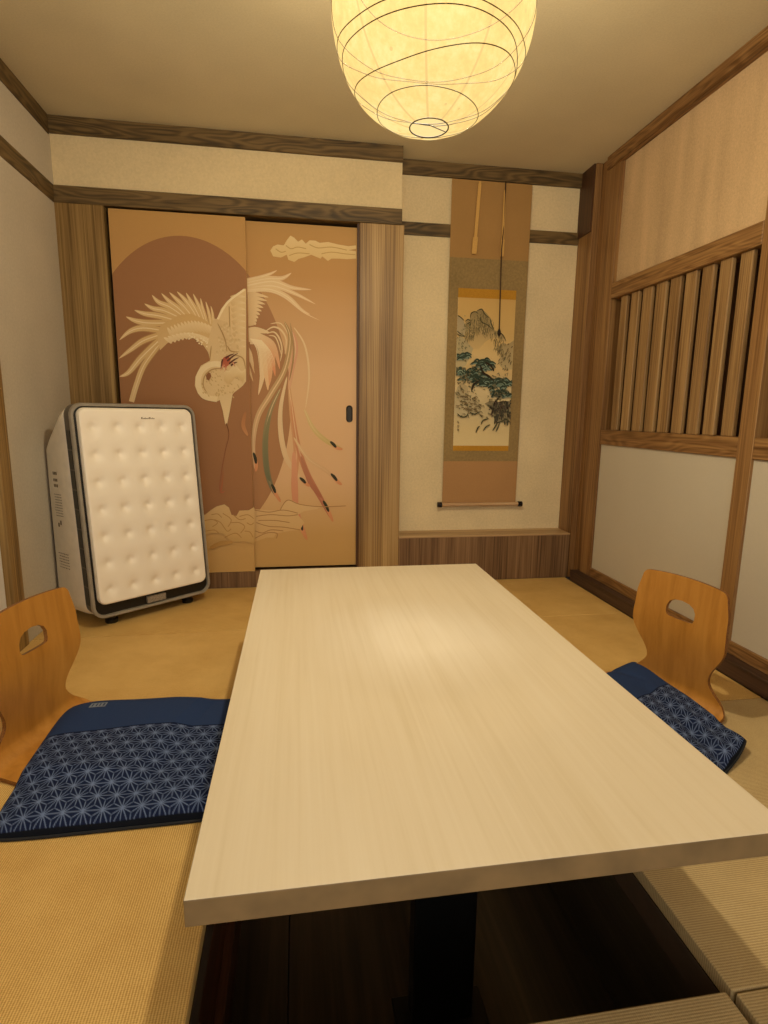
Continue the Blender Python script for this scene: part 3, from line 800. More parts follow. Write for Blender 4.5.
# body and curled neck
A1.poly(ZB([(130, 320), (205, 340), (262, 500), (262, 530), (200, 556), (110, 556), (95, 470)]), 'd6b788', 'd9bd8e')
A1.poly(ZB([(180, 548), (110, 552), (60, 580), (30, 640), (27, 690), (45, 735), (85, 765), (150, 775), (165, 768), (215, 765), (240, 730), (290, 690), (308, 665), (308, 480), (240, 500)]), 'dcc090', 'd9bd8e')
A1.stroke(ZB([(190, 575), (120, 572), (62, 610), (45, 680), (75, 745), (150, 765)]), 5.5, 'e9d4aa', 'e3cb9e', 20, 'flat')
for k in range(90):
    x, y = 60+rng.rand()*230, 590+rng.rand()*160
    if (x-165)**2/115**2+(y-680)**2/90**2 < 1: A1.stroke(ZB([(x, y), (x+7, y+9)]), 1.1, 'c5a572', 'c5a572', 4, 'oval')
A1.poly(ZB([(100, 615), (112, 620), (118, 638), (105, 662), (92, 655), (88, 635)]), '8a5a36')
A1.poly(ZC([(80, 325), (140, 315), (128, 385), (116, 445), (108, 445), (98, 390)]), 'd9be90', 'e0c79a')
A1.stroke(ZC([(112, 440), (124, 490), (108, 560), (92, 650), (85, 720), (100, 738)]), .75, '6e4327', 'b06a4c', 22, 'flat')
A1.stroke(ZC([(100, 640), (95, 700), (90, 735), (108, 730)]), 1.6, 'a2663f', 'b4684a', 10, 'oval')
A1.stroke(ZC([(195, 390), (185, 450), (205, 495)]), 4., 'a97045', 'c08a5c', 10, 'oval')
# shoulder feathers and the fold between wing, breast and neck
for k in range(46):
    x, y = 120+rng.rand()*150, 340+rng.rand()*190
    if x < 150+(y-340)*-.1: continue
    A1.stroke(ZB([(x, y), (x+6+rng.rand()*5, y+10), (x+4, y+22)]), 2.2, 'c9a877', 'e2ca9d', 5, 'oval')
for L_ in ([(150, 345), (178, 400), (196, 450), (204, 510)], [(205, 470), (225, 500), (270, 505)], [(118, 470), (112, 520), (110, 552)], [(190, 600), (150, 596), (112, 606), (80, 640), (74, 690), (98, 735)], [(240, 520), (290, 540), (306, 600)]):
    A1.stroke(ZB(L_), 1.3, 'ae8a58', 'b8935f', 12, 'oval')
for k in range(26):
    a = k/25; A1.stroke(ZB([(185+a*115, 590+20*math.sin(a*9)), (192+a*108, 625), (188+a*100, 665+22*math.sin(a*7))]), 1.2, 'e8d2a6', 'cfae7a', 6, 'oval')
# red ruff with dark barbs
A1.poly(ZB([(170, 560), (185, 535), (205, 525), (225, 545), (215, 575), (195, 592), (178, 585)]), 'a94f38', 'b86a4c')
for a, b in (((195, 540), (245, 515)), ((205, 555), (265, 512)), ((215, 570), (270, 535)), ((225, 580), (262, 560)), ((180, 545), (170, 600))):
    A1.stroke(ZB([a, ((a[0]+b[0])/2, (a[1]+b[1])/2-4), b]), 1.8, '5f3423', '6e4630', 6, 'root')
for a, b in (((190, 575), (165, 610)), ((200, 585), (190, 615)), ((235, 560), (250, 590))):
    A1.stroke(ZB([a, b]), 1.6, 'c98565', 'd6ab82', 4, 'root')
# clouds low on the leaf
CLD, CLE = 'd6b480', 'b3884f'
A1.poly(ZD([(-60, 275), (-20, 250), (25, 262), (55, 238), (80, 222), (118, 212), (140, 228), (152, 262), (175, 268), (190, 242), (235, 240), (258, 226), (262, 230), (262, 405), (215, 388), (180, 395), (140, 384), (112, 352), (60, 350), (20, 362), (-60, 350)]), CLD, 'c7a062')
for L_ in ([(20, 290), (60, 285), (85, 300), (60, 320)], [(70, 285), (100, 300), (130, 340), (150, 330)], [(110, 255), (150, 285), (135, 320)], [(150, 300), (190, 300), (215, 320), (195, 350)], [(190, 270), (230, 262), (258, 280)], [(30, 340), (70, 335), (90, 350)], [(120, 370), (170, 350), (200, 372)], [(215, 340), (240, 345), (255, 370)], [(55, 262), (85, 258), (105, 275)], [(225, 300), (245, 310), (258, 300)], [(160, 262), (190, 285), (220, 280)]):
    A1.stroke(ZD(L_), .8, CLE, CLE, 10, 'flat')
A1.stroke(ZD([(45, 425), (100, 400), (160, 395)]), 5., 'b78b4c', 'c09555', 8, 'oval')
door1 = obj('door_1', A1.bm, M_door, kind='structure')
# --- right leaf (set back in its own track)
xc, xd = -.262, .322
A2 = leaf('door_2', xc, xd, D+.046, .103, 1.912)
ground(A2, xc, xd, .103, 1.912); disc(A2, xc, xd, ZCL, 1.9, 'a87a52')
A2.poly(ZE([(238, 180), (255, 155), (282, 145), (318, 150), (335, 120), (357, 92), (380, 105), (402, 128), (425, 115), (448, 140), (470, 120), (505, 122), (530, 135), (580, 130), (640, 145), (700, 155), (745, 150), (745, 170), (700, 178), (745, 185), (745, 228), (690, 232), (640, 228), (600, 228), (578, 242), (545, 215), (535, 228), (480, 205), (440, 220), (405, 230), (380, 248), (345, 235), (335, 205), (300, 222), (255, 215)]), 'e3c894', 'd9ba80')
for L_ in ([(330, 150), (360, 170), (400, 160), (450, 170)], [(350, 210), (400, 195), (470, 200)], [(470, 145), (520, 165), (600, 160), (690, 178)], [(540, 200), (600, 190), (680, 200), (740, 205)], [(270, 170), (300, 190), (330, 185)]):
    A2.stroke(ZE(L_), .9, 'c19c5e', 'c19c5e', 10, 'flat')
w2 = [([(308, 112), (380, 96), (440, 76), (478, 56)], 22), ([(308, 128), (420, 104), (505, 100), (557, 70)], 34), ([(308, 142), (450, 118), (560, 152), (668, 163)], 32), ([(308, 158), (450, 142), (570, 182), (690, 243)], 30), ([(308, 168), (430, 160), (530, 200), (610, 272), (660, 300)], 32), ([(308, 172), (430, 170), (520, 205), (620, 285), (715, 333)], 14)]
for pts, w in w2: A2.stroke(ZB(pts), w/5.486*1.15, 'c09366', 'cba075', 18, 'root')
for pts, w in w2:
    A2.stroke(ZB(pts), w/5.486*.9, 'e2c79a', 'dfbf93', 18, 'root'); A2.stroke(ZB(pts), w/5.486*.2, 'ead4ac', 'e8cfa6', 18, 'root')
for k in range(9):
    y = 185+k*20; tx = 432-k*9.5; ty = 205+k*19
    A2.stroke(ZB([(300, y+8), (350, y+2), (tx, ty)]), 26/5.486, 'd3b282', 'e6cca0', 10, 'root')
# plume with orange tips
for pts, w, c in (([(305, 400), (360, 385), (440, 400)], 40, 'e2c79c'), ([(310, 430), (380, 430), (400, 600), (375, 742)], 46, 'e4c79c'), ([(330, 440), (400, 460), (420, 620), (428, 718)], 44, 'e2b98a'), ([(350, 430), (425, 470), (440, 600), (435, 690)], 38, 'dc9e70'),
                  ([(360, 420), (440, 470), (455, 560), (468, 640)], 34, 'd98c60'), ([(370, 410), (450, 455), (480, 540), (492, 600)], 26, 'd9976c'), ([(308, 480), (330, 520), (350, 600)], 26, 'dcbc90'), ([(305, 540), (325, 600), (347, 668)], 16, 'd2ae80'), ([(305, 520), (335, 560), (355, 625)], 14, 'd2ae80')):
    A2.stroke(ZB(pts), w/5.486, 'e3c89c', c, 14, 'root')
for k in range(12):
    a = k/11; A2.stroke(ZB([(330+a*60, 430+a*10), (370+a*70, 500), (385+a*85, 650-a*70)]), .8, 'f0dcb6', 'ecd0a4', 8, 'root')
for pts, w in (([(410, 395), (455, 368), (500, 385), (528, 440), (520, 520)], 10), ([(420, 405), (460, 395), (490, 430), (505, 490), (495, 560)], 9), ([(430, 415), (465, 420), (485, 460), (500, 520)], 7), ([(440, 350), (500, 350), (545, 420)], 6)):
    A2.stroke(ZB(pts), w/5.486, 'e6cea4', 'e0c498', 14, 'oval')
# long tail feathers
T_ = [([(360, 5), (385, 80), (362, 210), (300, 320), (248, 410), (228, 520), (236, 645)], 24, 'a98a58', 'd9b58c'), ([(345, 290), (300, 390), (280, 500), (283, 620), (305, 710), (345, 775)], 26, '9c8a60', '6f6a50'),
      ([(372, 240), (345, 370), (345, 480), (365, 580), (400, 640), (450, 700)], 22, 'dcc39a', 'd8b58a'), ([(378, 255), (392, 400), (412, 560), (402, 700), (415, 820), (458, 938)], 26, 'caa070', 'cf8664'),
      ([(388, 330), (415, 520), (455, 650), (515, 760), (568, 860)], 25, 'cf9468', 'b06a50'), ([(445, 380), (485, 465), (545, 520), (610, 552)], 20, 'd6ba84', 'c0a868'), ([(400, 500), (460, 590), (540, 645), (606, 704)], 18, 'd9b88a', 'cfa47a'),
      ([(400, 30), (448, 110), (466, 240), (450, 380)], 8, 'e6cda2', 'dfc294'), ([(395, 50), (408, 120), (392, 210), (380, 300)], 24, 'd69a7c', 'd3a680'), ([(385, 10), (400, 140), (382, 260)], 7, '9c7c4c', '9c7c4c')]
for pts, w, a, b in T_:
    A2.stroke(ZC(pts), w/4.27, a, b, 26, 'oval'); A2.stroke(ZC(pts), w/4.27*.22, 'e2c79c', b, 26, 'oval')
A2.stroke(ZC([(400, 560), (405, 700), (412, 830)]), 6.2, 'd69c78', 'cc8a66', 14, 'oval'); A2.stroke(ZC([(430, 580), (470, 690), (520, 760)]), 5., 'b57c5c', 'ab6a4e', 12, 'oval')
A2.stroke(ZC([(300, 400), (280, 520), (285, 640), (300, 690)]), 4.4, '8a8058', '66694f', 14, 'oval')
for a, b, tip in (((305, 700), (322, 740), (345, 778)), ((425, 672), (452, 698), (470, 710)), ((555, 518), (582, 545), (610, 552)), ((558, 655), (586, 688), (606, 704)), ((525, 770), (550, 820), (568, 862)), ((420, 845), (438, 900), (458, 940)), ((228, 565), (240, 615), (238, 648))):
    A2.stroke(ZC([a, b, tip]), 3.4, 'd9a070', 'cf8a5e', 8, 'oval')
    A2.stroke(ZC([a, ((a[0]+b[0])/2+2, (a[1]+b[1])/2), b]), 3.1, '3a3a26', '2f2c20', 8, 'oval')
# low clouds and shoreline
A2.poly(ZD([(255, 236), (300, 238), (345, 242), (385, 240), (400, 212), (428, 190), (455, 200), (480, 214), (530, 218), (580, 226), (560, 236), (500, 245), (470, 262), (500, 300), (480, 335), (430, 340), (365, 352), (355, 372), (320, 372), (262, 392), (255, 392)]), 'd8b684', 'cfaa70')
for L_ in ([(262, 240), (330, 250), (400, 240), (470, 255)], [(270, 270), (340, 262), (420, 268), (470, 262)], [(270, 300), (330, 318), (400, 322), (480, 335)], [(280, 290), (360, 290), (430, 300)], [(385, 240), (405, 205), (428, 192), (480, 213), (580, 224), (700, 220)], [(265, 375), (320, 350), (370, 352), (366, 376)], [(265, 340), (300, 350), (340, 335), (400, 340)]):
    A2.stroke(ZD(L_), .8, 'ab8150', 'ab8150', 14, 'flat')
door2 = obj('door_2', A2.bm, M_door, kind='structure')
# recessed pull
bm = bmesh.new(); q = [(x, z) for x, z in rrect(.036, .092, .0178, 8)]
loft(bm, [[Vector((.284+x, D+.0435, .958+z)) for x, z in q], [Vector((.284+x*.88, D+.0415, .958+z*.95)) for x, z in q], [Vector((.284+x*.72, D+.0425, .958+z*.88)) for x, z in q], [Vector((.284+x*.66, D+.0445, .958+z*.85)) for x, z in q]], False, True)
obj('door_pull', fixn(bm), plain('dark_bronze', '2c251b', .35, metal=.6), door2, smooth='auto')

# ------------------------------------------------------------------ hanging scroll
def scroll():
    yb = DA-.016; x0, x1 = .849, 1.309; zt, zb = 2.222, .432
    th = thing('hanging_scroll', 'brown hanging scroll with ink landscape of mountains and pines in the alcove', 'hanging scroll', ((x0+x1)/2, yb, zb))
    brown = vcolw = plaster('rust_brown_silk', 'a5804e', .05, bump=.1, grain=300.)
    rust2 = plaster('rosy_brown_silk', 'ae8558', .05, bump=.1, grain=300.)
    olive = plaster('olive_brown_brocade', '917a50', .12, bump=.15, grain=70.)
    gold = plaster('gold_brocade', 'b5842e', .1, bump=.1, grain=200.)
    z1, z2 = 1.823, .690
    pz1, pz0 = 1.612, .782; px0, px1 = .905, 1.246
    def sheet(x0, x1, z0, z1, y, d_=.0012): return B(x0, x1, y-d_, y, z0, z1)
    obj('head_silk', sheet(x0, x1, z1, zt, yb), brown, th)
    obj('foot_silk', sheet(x0, x1, zb, z2, yb), rust2, th)
    obj('brocade_border', sheet(x0, x1, z2, z1, yb), olive, th)
    obj('gold_band', sheet(px0, px1, pz1, 1.662, yb-.0012), gold, th)
    obj('gold_band', sheet(px0, px1, .752, pz0, yb-.0012), gold, th)
    # painting
    A = Art(1, yb-.0024, eps=.000012)
    r = bmesh.ops.create_cube(A.bm, size=1.)
    for v in r['verts']: v.co = Vector(((px0+px1)/2+v.co.x*(px1-px0), yb-.0018+v.co.y*.0012, (pz0+pz1)/2+v.co.z*(pz1-pz0)))
    zs = np.linspace(pz0, pz1, 9); cs = ['dcc794', 'd6c08e', 'c9b78c', 'd8c496', 'd8bb84', 'd9bd84', 'cfae70', 'cfac6c', 'caa565']
    A.k += 1; y = A.val-A.eps
    for i in range(8): A.face3([Vector((px0, y, zs[i])), Vector((px1, y, zs[i])), Vector((px1, y, zs[i+1])), Vector((px0, y, zs[i+1]))], [hexf(cs[i])]*2+[hexf(cs[i+1])]*2)
    G1 = lambda L_: [(445+a/9.6, 280+b/9.6) for a, b in L_]; G2 = lambda L_: [(445+a/9.6, 360+b/9.6) for a, b in L_]
    rs = random.Random(11)
    # hazy peaks
    A.lim = (px0+.0004, px1-.0004, pz0+.0004, pz1-.0004)
    A.poly(G1([(100, 560), (150, 540), (230, 590), (280, 640), (240, 740), (200, 820), (120, 860), (90, 860)]), 'b5a67e', 'c4b388')
    A.poly(G1([(520, 640), (560, 600), (600, 620), (660, 580), (660, 860), (560, 860), (510, 800), (540, 720)]), 'a8946a', 'c2ae80')
    A.poly(G2([(90, 330), (120, 260), (160, 220), (215, 250), (230, 330), (220, 400), (300, 380), (340, 440), (330, 510), (250, 520), (190, 545), (120, 540), (85, 500)]), 'b8a57c', 'c9bb94')
    A.poly(G2([(380, 420), (430, 390), (500, 400), (640, 380), (640, 560), (600, 600), (520, 600), (470, 560), (450, 480)]), '8f8162', 'a39674')
    A.poly(G1([(175, 470), (200, 400), (240, 370), (250, 320), (300, 300), (350, 275), (400, 320), (440, 370), (460, 470), (500, 490), (560, 530), (590, 600), (520, 560), (440, 560), (380, 600), (330, 660), (270, 660), (220, 600)]), '94825a', 'cdb07a')
    A.poly(G1([(112, 330), (140, 350), (175, 385), (200, 440), (190, 520), (160, 560), (105, 500)]), 'a7987a', 'bba880')
    for k in range(330):
        x = rs.uniform(190, 560); top = 300+abs(x-345)*.75 if x < 470 else 470+(x-470)*.8
        y_ = top+rs.uniform(0, 190); l_ = rs.uniform(18, 60)
        A.stroke(G1([(x, y_), (x+rs.uniform(-8, 8), y_+l_/2), (x+rs.uniform(-14, 14), y_+l_)]), rs.uniform(.35, .9), rs.choice(['6e6142', '84734c', '57513a', '938054']), 'a08c5e', 4, 'root')
    for L_ in ([(240, 370), (250, 320), (290, 305), (320, 330)], [(300, 300), (350, 280), (380, 330), (430, 370)], [(340, 350), (345, 400), (400, 430), (450, 470)], [(190, 400), (220, 380), (245, 400)], [(430, 370), (445, 430), (470, 470)], [(200, 430), (240, 410), (230, 470)], [(500, 495), (550, 525), (585, 590)], [(110, 335), (150, 360), (185, 395)], [(105, 480), (150, 520), (190, 540)], [(100, 500), (130, 530), (190, 545)]):
        A.stroke(G1(L_), 1.0, '40402e', '5a5238', 10, 'oval')
    for k in range(46):
        x = rs.uniform(95, 235); y_ = rs.uniform(340, 790); A.stroke(G1([(x, y_), (x+rs.uniform(5, 20), y_+rs.uniform(5, 30))]), rs.uniform(.5, 1.3), rs.choice(['5b5d48', '7c8068', '6f6646', '98906c']), 'a09468', 3, 'oval')
    for k in range(40):
        x = rs.uniform(520, 650); y_ = rs.uniform(600, 860); A.stroke(G1([(x, y_), (x-rs.uniform(5, 25), y_+rs.uniform(10, 40))]), rs.uniform(.5, 1.5), rs.choice(['5b4a34', '7c6a48', '4f4c3a', '8b7a56']), 'a08c60', 3, 'oval')
    # pines: layered blue-green fans edged in dark ink
    def pine(cx, cy, w, n_):
        for k in range(n_):
            x, y_ = cx+rs.gauss(0, w*.42), cy+rs.gauss(0, w*.22); h_ = rs.uniform(14, 26); ww = rs.uniform(28, 58)
            A.stroke(G2([(x-ww, y_+h_*.9), (x-ww*.5, y_+2), (x, y_-h_*.4), (x+ww*.5, y_+3), (x+ww, y_+h_)]), 2.0, rs.choice(['2f3d33', '3a4639', '4a5546']), '333f33', 8, 'oval')
            if k % 3 != 1: A.stroke(G2([(x-ww*.8, y_+h_*.9+6), (x-ww*.3, y_+9), (x+ww*.4, y_+8), (x+ww*.8, y_+h_+5)]), 1.2, rs.choice(['73877c', '8c9c88', '62776c']), '84957f', 8, 'oval')
    pine(360, 50, 130, 34); pine(250, 130, 140, 36); pine(330, 190, 120, 20); pine(420, 225, 90, 16); pine(530, 220, 110, 40); pine(550, 320, 95, 32); pine(140, 110, 60, 14); pine(190, -30, 60, 10)
    for L_ in ([(330, 40), (360, 120), (420, 160), (470, 210)], [(380, 20), (440, 60), (465, 110)], [(250, 300), (270, 240), (330, 190)], [(470, 620), (480, 520), (470, 420), (540, 330)], [(600, 560), (595, 460), (580, 400)], [(520, 520), (540, 440), (520, 380)], [(440, 530), (450, 470), (400, 430)]):
        A.stroke(G2(L_), 2.2, '33291f', '3a3324', 12, 'oval')
    for k in range(60):
        x, y_ = rs.uniform(420, 620), rs.uniform(400, 540); A.stroke(G2([(x, y_), (x+rs.uniform(-16, 16), y_+rs.uniform(10, 34))]), rs.uniform(.8, 2.0), rs.choice(['3b3430', '544a3c', '5f4b45', '2f3029']), '5a5040', 3, 'oval')
    A.stroke(G2([(500, 395), (560, 385), (625, 388)]), 1.8, 'ddc998', 'ddc998', 6, 'flat')
    for k in range(60):
        x, y_ = rs.uniform(95, 330), rs.uniform(340, 540); A.stroke(G2([(x, y_), (x+rs.uniform(8, 30), y_-rs.uniform(-6, 16)), (x+rs.uniform(25, 50), y_+rs.uniform(-4, 18))]), rs.uniform(.5, 1.0), rs.choice(['5a4a33', '6f5d40', '4a4434']), '8d7c58', 5, 'oval')
    for k in range(40):
        x, y_ = rs.uniform(95, 240), rs.uniform(70, 350); A.stroke(G2([(x, y_), (x+rs.uniform(-14, 14), y_+rs.uniform(8, 26))]), rs.uniform(.5, 1.5), rs.choice(['4a4a38', '6d6f58', '6b5a40']), '8d7c58', 3, 'oval')
    for L_ in ([(290, 700), (310, 650), (330, 635)], [(360, 680), (390, 640), (430, 620)], [(450, 680), (475, 640), (500, 600)], [(340, 620), (360, 580), (420, 560)], [(480, 690), (500, 650), (520, 600)], [(480, 610), (530, 590), (600, 560)], [(560, 560), (600, 580), (615, 600)], [(110, 510), (150, 545), (200, 540), (220, 500)], [(230, 500), (280, 520), (330, 490)]):
        A.stroke(G2(L_), 1.4, '454532', '5c5a40', 8, 'oval')
    for k in range(150):
        x, y_ = rs.uniform(95, 620), rs.uniform(60, 560)
        if 340 < x < 440 and y_ < 200 or (y_ > 540 and x < 380): continue
        A.stroke(G2([(x, y_), (x+rs.uniform(-10, 22), y_+rs.uniform(-12, 12)), (x+rs.uniform(-6, 30), y_+rs.uniform(0, 24))]), rs.uniform(.5, 1.4), rs.choice(['56553f', '6a6148', '454a3c', '7d7a5e']), '8b8262', 5, 'oval')
    for k in range(60):
        x, y_ = rs.uniform(470, 620), rs.uniform(380, 590); A.stroke(G2([(x, y_), (x+rs.uniform(-8, 8), y_+rs.uniform(16, 46))]), rs.uniform(.8, 1.9), rs.choice(['3d3a30', '4d473a', '5c4c42', '3a4238']), '544e3e', 3, 'oval')
    for y_ in (588, 628, 662):                                    # painter's signature at the left foot: three tiny characters
        for dx, dy in ((0, 0), (8, 6), (-2, 12), (6, 16)): A.stroke(G2([(112+dx, y_+dy), (122+dx, y_+dy+rs.uniform(-4, 6))]), .55, '4a4030', '4a4030', 3, 'flat')
    obj('painting', A.bm, vcol('painted_paper', .8, .15, 500., .05), th)
    # roller with dark knobs
    zr = .432
    tb = bmesh.new(); tube(tb, [(x0-.005, yb-.012, zr), (x1+.012, yb-.012, zr)], .0115, 16)
    rl = obj('roller', tb, wood('roller_wood', ('8a6a48', 'b08c64', 'c6a47c'), 0), th, smooth='auto')
    for a, b in ((x0-.031, x0-.004), (x1+.011, x1+.038)):
        tb = bmesh.new(); tube(tb, [(a, yb-.012, zr), (a+.002, yb-.012, zr), (b-.002, yb-.012, zr), (b, yb-.012, zr)], [.013, .016, .016, .013], 18)
        obj('roller_knob', tb, plain('black_lacquer', '0d0a10', .25), rl, smooth='auto')
    # two loose wind strips, each with a weighted end, and the long cord
    strip = plaster('pale_gold_strip', 'c99f5c', .08, bump=.1, grain=200.)
    for xa_, xb_, ztop, zbot, w in ((1.003, .984, 2.215, 1.842, .018), (1.147, 1.146, 2.18, 1.838, .013)):
        bm = bmesh.new(); rings = []
        for z, ww, tt in ((ztop, w*.6, .003), (ztop-.02, w, .004), (zbot+.09, w*1.0, .004), (zbot+.085, w*1.5, .008), (zbot+.02, w*1.6, .009), (zbot+.01, w*1.5, .008), (zbot, w*1.4, .007)):
            f = (ztop-z)/(ztop-zbot); xx = xa_+(xb_-xa_)*f; yy = yb-.012-.004*math.sin(f*PI)
            rings.append([Vector((xx+a*ww/2, yy+b*tt/2, z)) for a, b in ((-1, -1), (1, -1), (1, 1), (-1, 1))])
        loft(bm, rings); obj('wind_strip', fixn(bm), strip, th)
    tb = bmesh.new(); pts = [(1.150, yb-.012, 2.222), (1.149, yb-.013, 2.0), (1.141, yb-.019, 1.87), (1.144, yb-.018, 1.7), (1.150, yb-.014, 1.50), (1.151, yb-.012, 1.44)]
    tube(tb, [pts[0]]+[tuple(Vector(a).lerp(Vector(b), t)) for a, b in zip(pts, pts[1:]) for t in (.33, .66, 1)], .0034, 8)
    obj('cord', tb, plain('dark_brown_cord', '3c2410', .7), th, smooth=True)
    tb = bmesh.new(); tube(tb, [(1.151, yb-.012, 1.45), (1.151, yb-.012, 1.437), (1.152, yb-.012, 1.42), (1.151, yb-.012, 1.408)], [.004, .009, .010, .003], 10)
    obj('cord_tassel', tb, plain('black_tassel', '1d140c', .8), th, smooth=True)
scroll()

# ------------------------------------------------------------------ paper lantern
LC = Vector((.316, 1.41, 1.85)); LR = .2295
def lantern():
    th = thing('paper_lantern', 'round glowing handmade-paper lantern hanging from the ceiling above the table', 'pendant lamp', (LC.x, LC.y, LC.z-.225))
    k = NT('glowing_handmade_paper'); k.n.remove(k.b)
    mp = k.coords((1, 1, 1), loc=(0, 0, -.225))
    n1 = k.add('ShaderNodeTexNoise', Scale=7., Detail=4., Roughness=.6); n2 = k.add('ShaderNodeTexNoise', Scale=60., Detail=3., Roughness=.7)
    vz = k.add('ShaderNodeTexVoronoi', Scale=26.)
    for n_ in (n1, n2, vz): k.ln(mp, 'Vector', n_, 'Vector')
    mx = k.add('ShaderNodeMix', data_type='FLOAT'); mx.inputs[0].default_value = .45; k.ln(n1, 'Fac', mx, 2); k.ln(n2, 'Fac', mx, 3)
    rr = k.ramp([(.34, 'b57c1c'), (.47, 'e6b452'), (.60, 'fbe09a')]); k.ln(mx, 0, rr, 'Fac')
    # plant specks
    lt = k.add('ShaderNodeMath', operation='LESS_THAN'); lt.inputs[1].default_value = .10; k.ln(vz, 'Distance', lt, 0)
    n3 = k.add('ShaderNodeTexNoise', Scale=9., Detail=1.); k.ln(mp, 'Vector', n3, 'Vector')
    gt = k.add('ShaderNodeMath', operation='GREATER_THAN'); gt.inputs[1].default_value = .55; k.ln(n3, 'Fac', gt, 0)
    sp = k.add('ShaderNodeMath', operation='MULTIPLY'); k.ln(lt, 0, sp, 0); k.ln(gt, 0, sp, 1)
    mc = k.add('ShaderNodeMix', data_type='RGBA'); mc.inputs['B'].default_value = rgba('9c7026'); k.ln(sp, 0, mc, 'Factor'); k.ln(rr, 'Color', mc, 'A')
    # overlapping paper gores: twelve darker glued seams running pole to pole
    sx = k.add('ShaderNodeSeparateXYZ'); k.ln(mp, 'Vector', sx, 0)
    at = k.add('ShaderNodeMath', operation='ARCTAN2'); k.ln(sx, 'Y', at, 0); k.ln(sx, 'X', at, 1)
    ma = k.add('ShaderNodeMath', operation='MULTIPLY_ADD'); ma.inputs[1].default_value = 9/(2*PI); ma.inputs[2].default_value = 4.15; k.ln(at, 0, ma, 0)
    fr = k.add('ShaderNodeMath', operation='FRACT'); k.ln(ma, 0, fr, 0)
    su = k.add('ShaderNodeMath', operation='SUBTRACT'); su.inputs[1].default_value = .5; k.ln(fr, 0, su, 0)
    ab = k.add('ShaderNodeMath', operation='ABSOLUTE'); k.ln(su, 0, ab, 0)
    # width grows near the pole (constant real width)
    r2 = k.add('ShaderNodeVectorMath', operation='MULTIPLY'); r2.inputs[1].default_value = (1, 1, 0); k.ln(mp, 'Vector', r2, 0)
    rl = k.add('ShaderNodeVectorMath', operation='LENGTH'); k.ln(r2, 'Vector', rl, 0)
    mw = k.add('ShaderNodeMath', operation='MULTIPLY'); k.ln(ab, 0, mw, 0); k.ln(rl, 'Value', mw, 1)
    sl = k.add('ShaderNodeMath', operation='LESS_THAN'); sl.inputs[1].default_value = .0036; k.ln(mw, 0, sl, 0)
    sf = k.add('ShaderNodeMath', operation='MULTIPLY'); sf.inputs[1].default_value = .95; k.ln(sl, 0, sf, 0)
    ms = k.add('ShaderNodeMix', data_type='RGBA'); ms.inputs['B'].default_value = rgba('8f5e10'); k.ln(sf, 0, ms, 'Factor'); k.ln(mc, 'Result', ms, 'A')
    geo = k.add('ShaderNodeNewGeometry')
    # inner face sees the bulb directly and is paler
    mi = k.add('ShaderNodeMix', data_type='RGBA'); mi.inputs['B'].default_value = rgba('ffe39c'); k.ln(geo, 'Backfacing', mi, 'Factor'); k.ln(ms, 'Result', mi, 'A')
    em = k.add('ShaderNodeEmission', Strength=LAN_E); k.ln(mi, 'Result', em, 'Color')
    mrs = k.add('ShaderNodeMapRange'); mrs.inputs['To Min'].default_value = 1.25; mrs.inputs['To Max'].default_value = 3.1; k.ln(geo, 'Backfacing', mrs, 'Value'); k.ln(mrs, 'Result', em, 'Strength')
    tr = k.add('ShaderNodeBsdfTransparent'); tr.inputs['Color'].default_value = (1, .95, .85, 1)
    mm = k.add('ShaderNodeMixShader'); mm.inputs[0].default_value = 1-LAN_T; k.ln(tr, 0, mm, 1); k.ln(em, 0, mm, 2)
    k.ln(mm, 0, k.out, 'Surface')
    # slightly irregular sphere
    def P_(a, b):                                                # a azimuth, b polar from the bottom
        r = LR*(1+math.sin(b)**2*(.010*math.sin(3*a+1.3*b)+.008*math.sin(5*b+a*2)+.007*math.cos(9*a+1.2)))
        return Vector((LC.x+r*math.sin(b)*math.cos(a), LC.y+r*math.sin(b)*math.sin(a), LC.z-r*1.02*math.cos(b)))
    bm = bmesh.new(); b0, b1 = .2, PI-.25
    rings = [[P_(2*PI*i/72, b0+(b1-b0)*j/44) for i in range(72)] for j in range(45)]
    loft(bm, rings, False, False); fixn(bm)
    f0 = bm.faces[:][300] if False else None
    sh = obj('lamp_shade', bm, k.m, th, smooth=True)
    # bamboo wires: rings tilted and wandering
    wire = plain('thin_bamboo_wire', '241807', .8)
    kk = bmesh.new()
    spec = [(.2, 0, 0, 0), (.55, .03, 2.2, .012), (.92, .10, .7, .05), (1.05, .10, 3.9, .05), (1.30, .16, 1.6, .05), (1.62, .14, 4.6, .05), (1.95, .14, 2.9, .05), (2.3, .1, .3, .05), (2.65, .05, 1., .02), (PI-.25, 0, 0, 0)]
    for bb, amp, ph, a2 in spec:
        tube(kk, [LC+(P_(2*PI*i/96, bb+amp*math.cos(2*PI*i/96-ph)+a2*math.cos(4*PI*i/96+ph*2))-LC)*.996 for i in range(96)], .0011 if 0 < amp else .0016, 6, closed=True)
    obj('wire_frame', kk, wire, th, smooth=True)
    kk = bmesh.new()
    a = LC+Vector((.045, .02, -.224)); b = LC+Vector((-.045, -.005, -.224)); tube(kk, [b, (a+b)/2+Vector((0, 0, .006)), a], .0011, 6)
    obj('cross_wire', kk, wire, th)
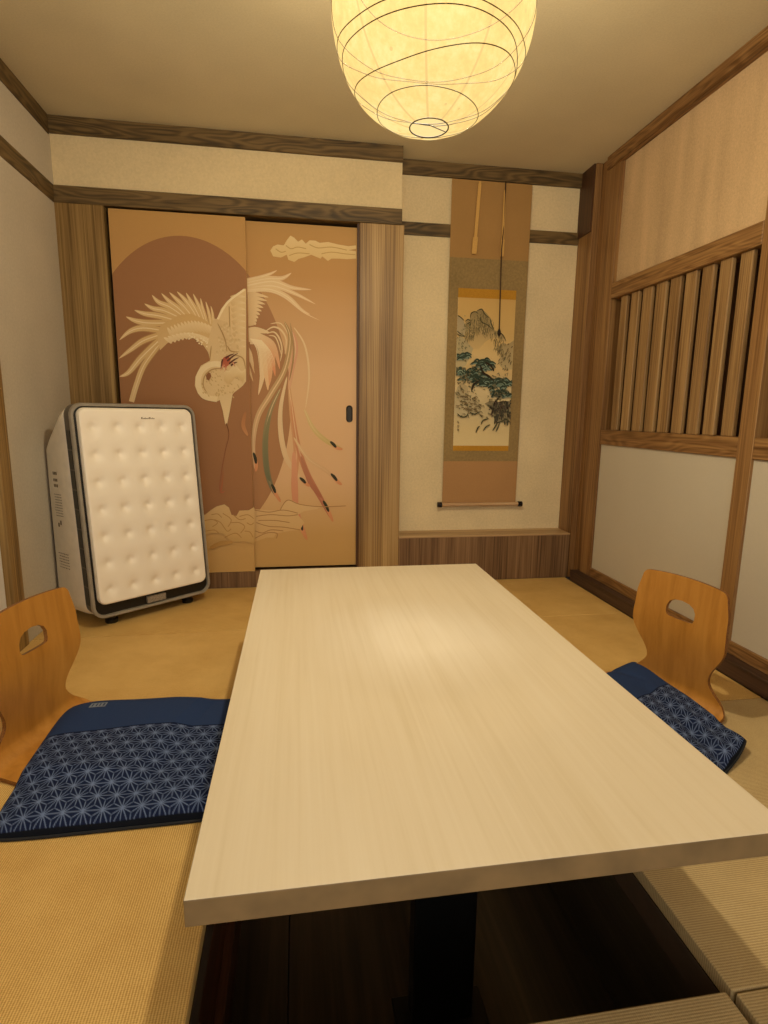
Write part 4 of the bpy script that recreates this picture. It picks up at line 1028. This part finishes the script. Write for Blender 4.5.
    # bulb with socket, cord and ceiling rose (over the top edge of the photograph)
    gl = NT('bulb_glass'); gl.b.inputs['Emission Color'].default_value = rgba('ffe6b0'); gl.b.inputs['Emission Strength'].default_value = 3.
    wp = plain('white_socket_plastic', 'd8d2c4', .4)
    bz = LC.z+.075
    def lathe(prof_, n_=24):
        bm = bmesh.new(); loft(bm, [[Vector((LC.x+r*math.cos(2*PI*i/n_), LC.y+r*math.sin(2*PI*i/n_), z)) for i in range(n_)] for r, z in prof_]); return fixn(bm)
    obj('bulb', lathe([(.004, bz+.012), (.018, bz+.016), (.028, bz+.03), (.028, bz+.042), (.018, bz+.07), (.013, bz+.08)]), gl.m, th, smooth=True)
    so = obj('socket', lathe([(.02, bz+.08), (.021, bz+.12), (.012, bz+.13)]), wp, th, smooth='auto')
    tb = bmesh.new(); tube(tb, [(LC.x, LC.y, bz+.13), (LC.x, LC.y, HC-.02)], .003, 8); obj('flex', tb, wp, th)
    obj('ceiling_rose', lathe([(.012, HC-.03), (.045, HC-.022), (.048, HC-.001)]), wp, th, smooth='auto')
    return Vector((LC.x, LC.y, bz))
LAN_E, LAN_T = 1.75, .75
BP = lantern()

# ------------------------------------------------------------------ light
def light(name, typ, loc, energy, color, **kw):
    l = bpy.data.lights.new(name, typ); l.energy = energy; l.color = color
    for a, b in kw.items(): setattr(l, a, b)
    o = bpy.data.objects.new(name, l); COL.objects.link(o); o.location = loc; return o
WARM = (1., .905, .71)
light('lantern_bulb_glow', 'POINT', BP, 49., WARM, shadow_soft_size=.03)
light('lantern_bulb_beam', 'SPOT', BP, 19., WARM, shadow_soft_size=.03, spot_size=math.radians(178), spot_blend=1.)
w = bpy.data.worlds.new('ambient_fill_world'); scn.world = w; w.use_nodes = True  # ambient fill, added to brighten the room from its open side
w.node_tree.nodes['Background'].inputs['Color'].default_value = (1., .93, .83, 1); w.node_tree.nodes['Background'].inputs['Strength'].default_value = 1.36
scn.view_settings.view_transform = 'Standard'; scn.view_settings.look = 'None'
scn.view_settings.exposure = .2; scn.view_settings.gamma = 1.; scn.view_settings.use_curve_mapping = False
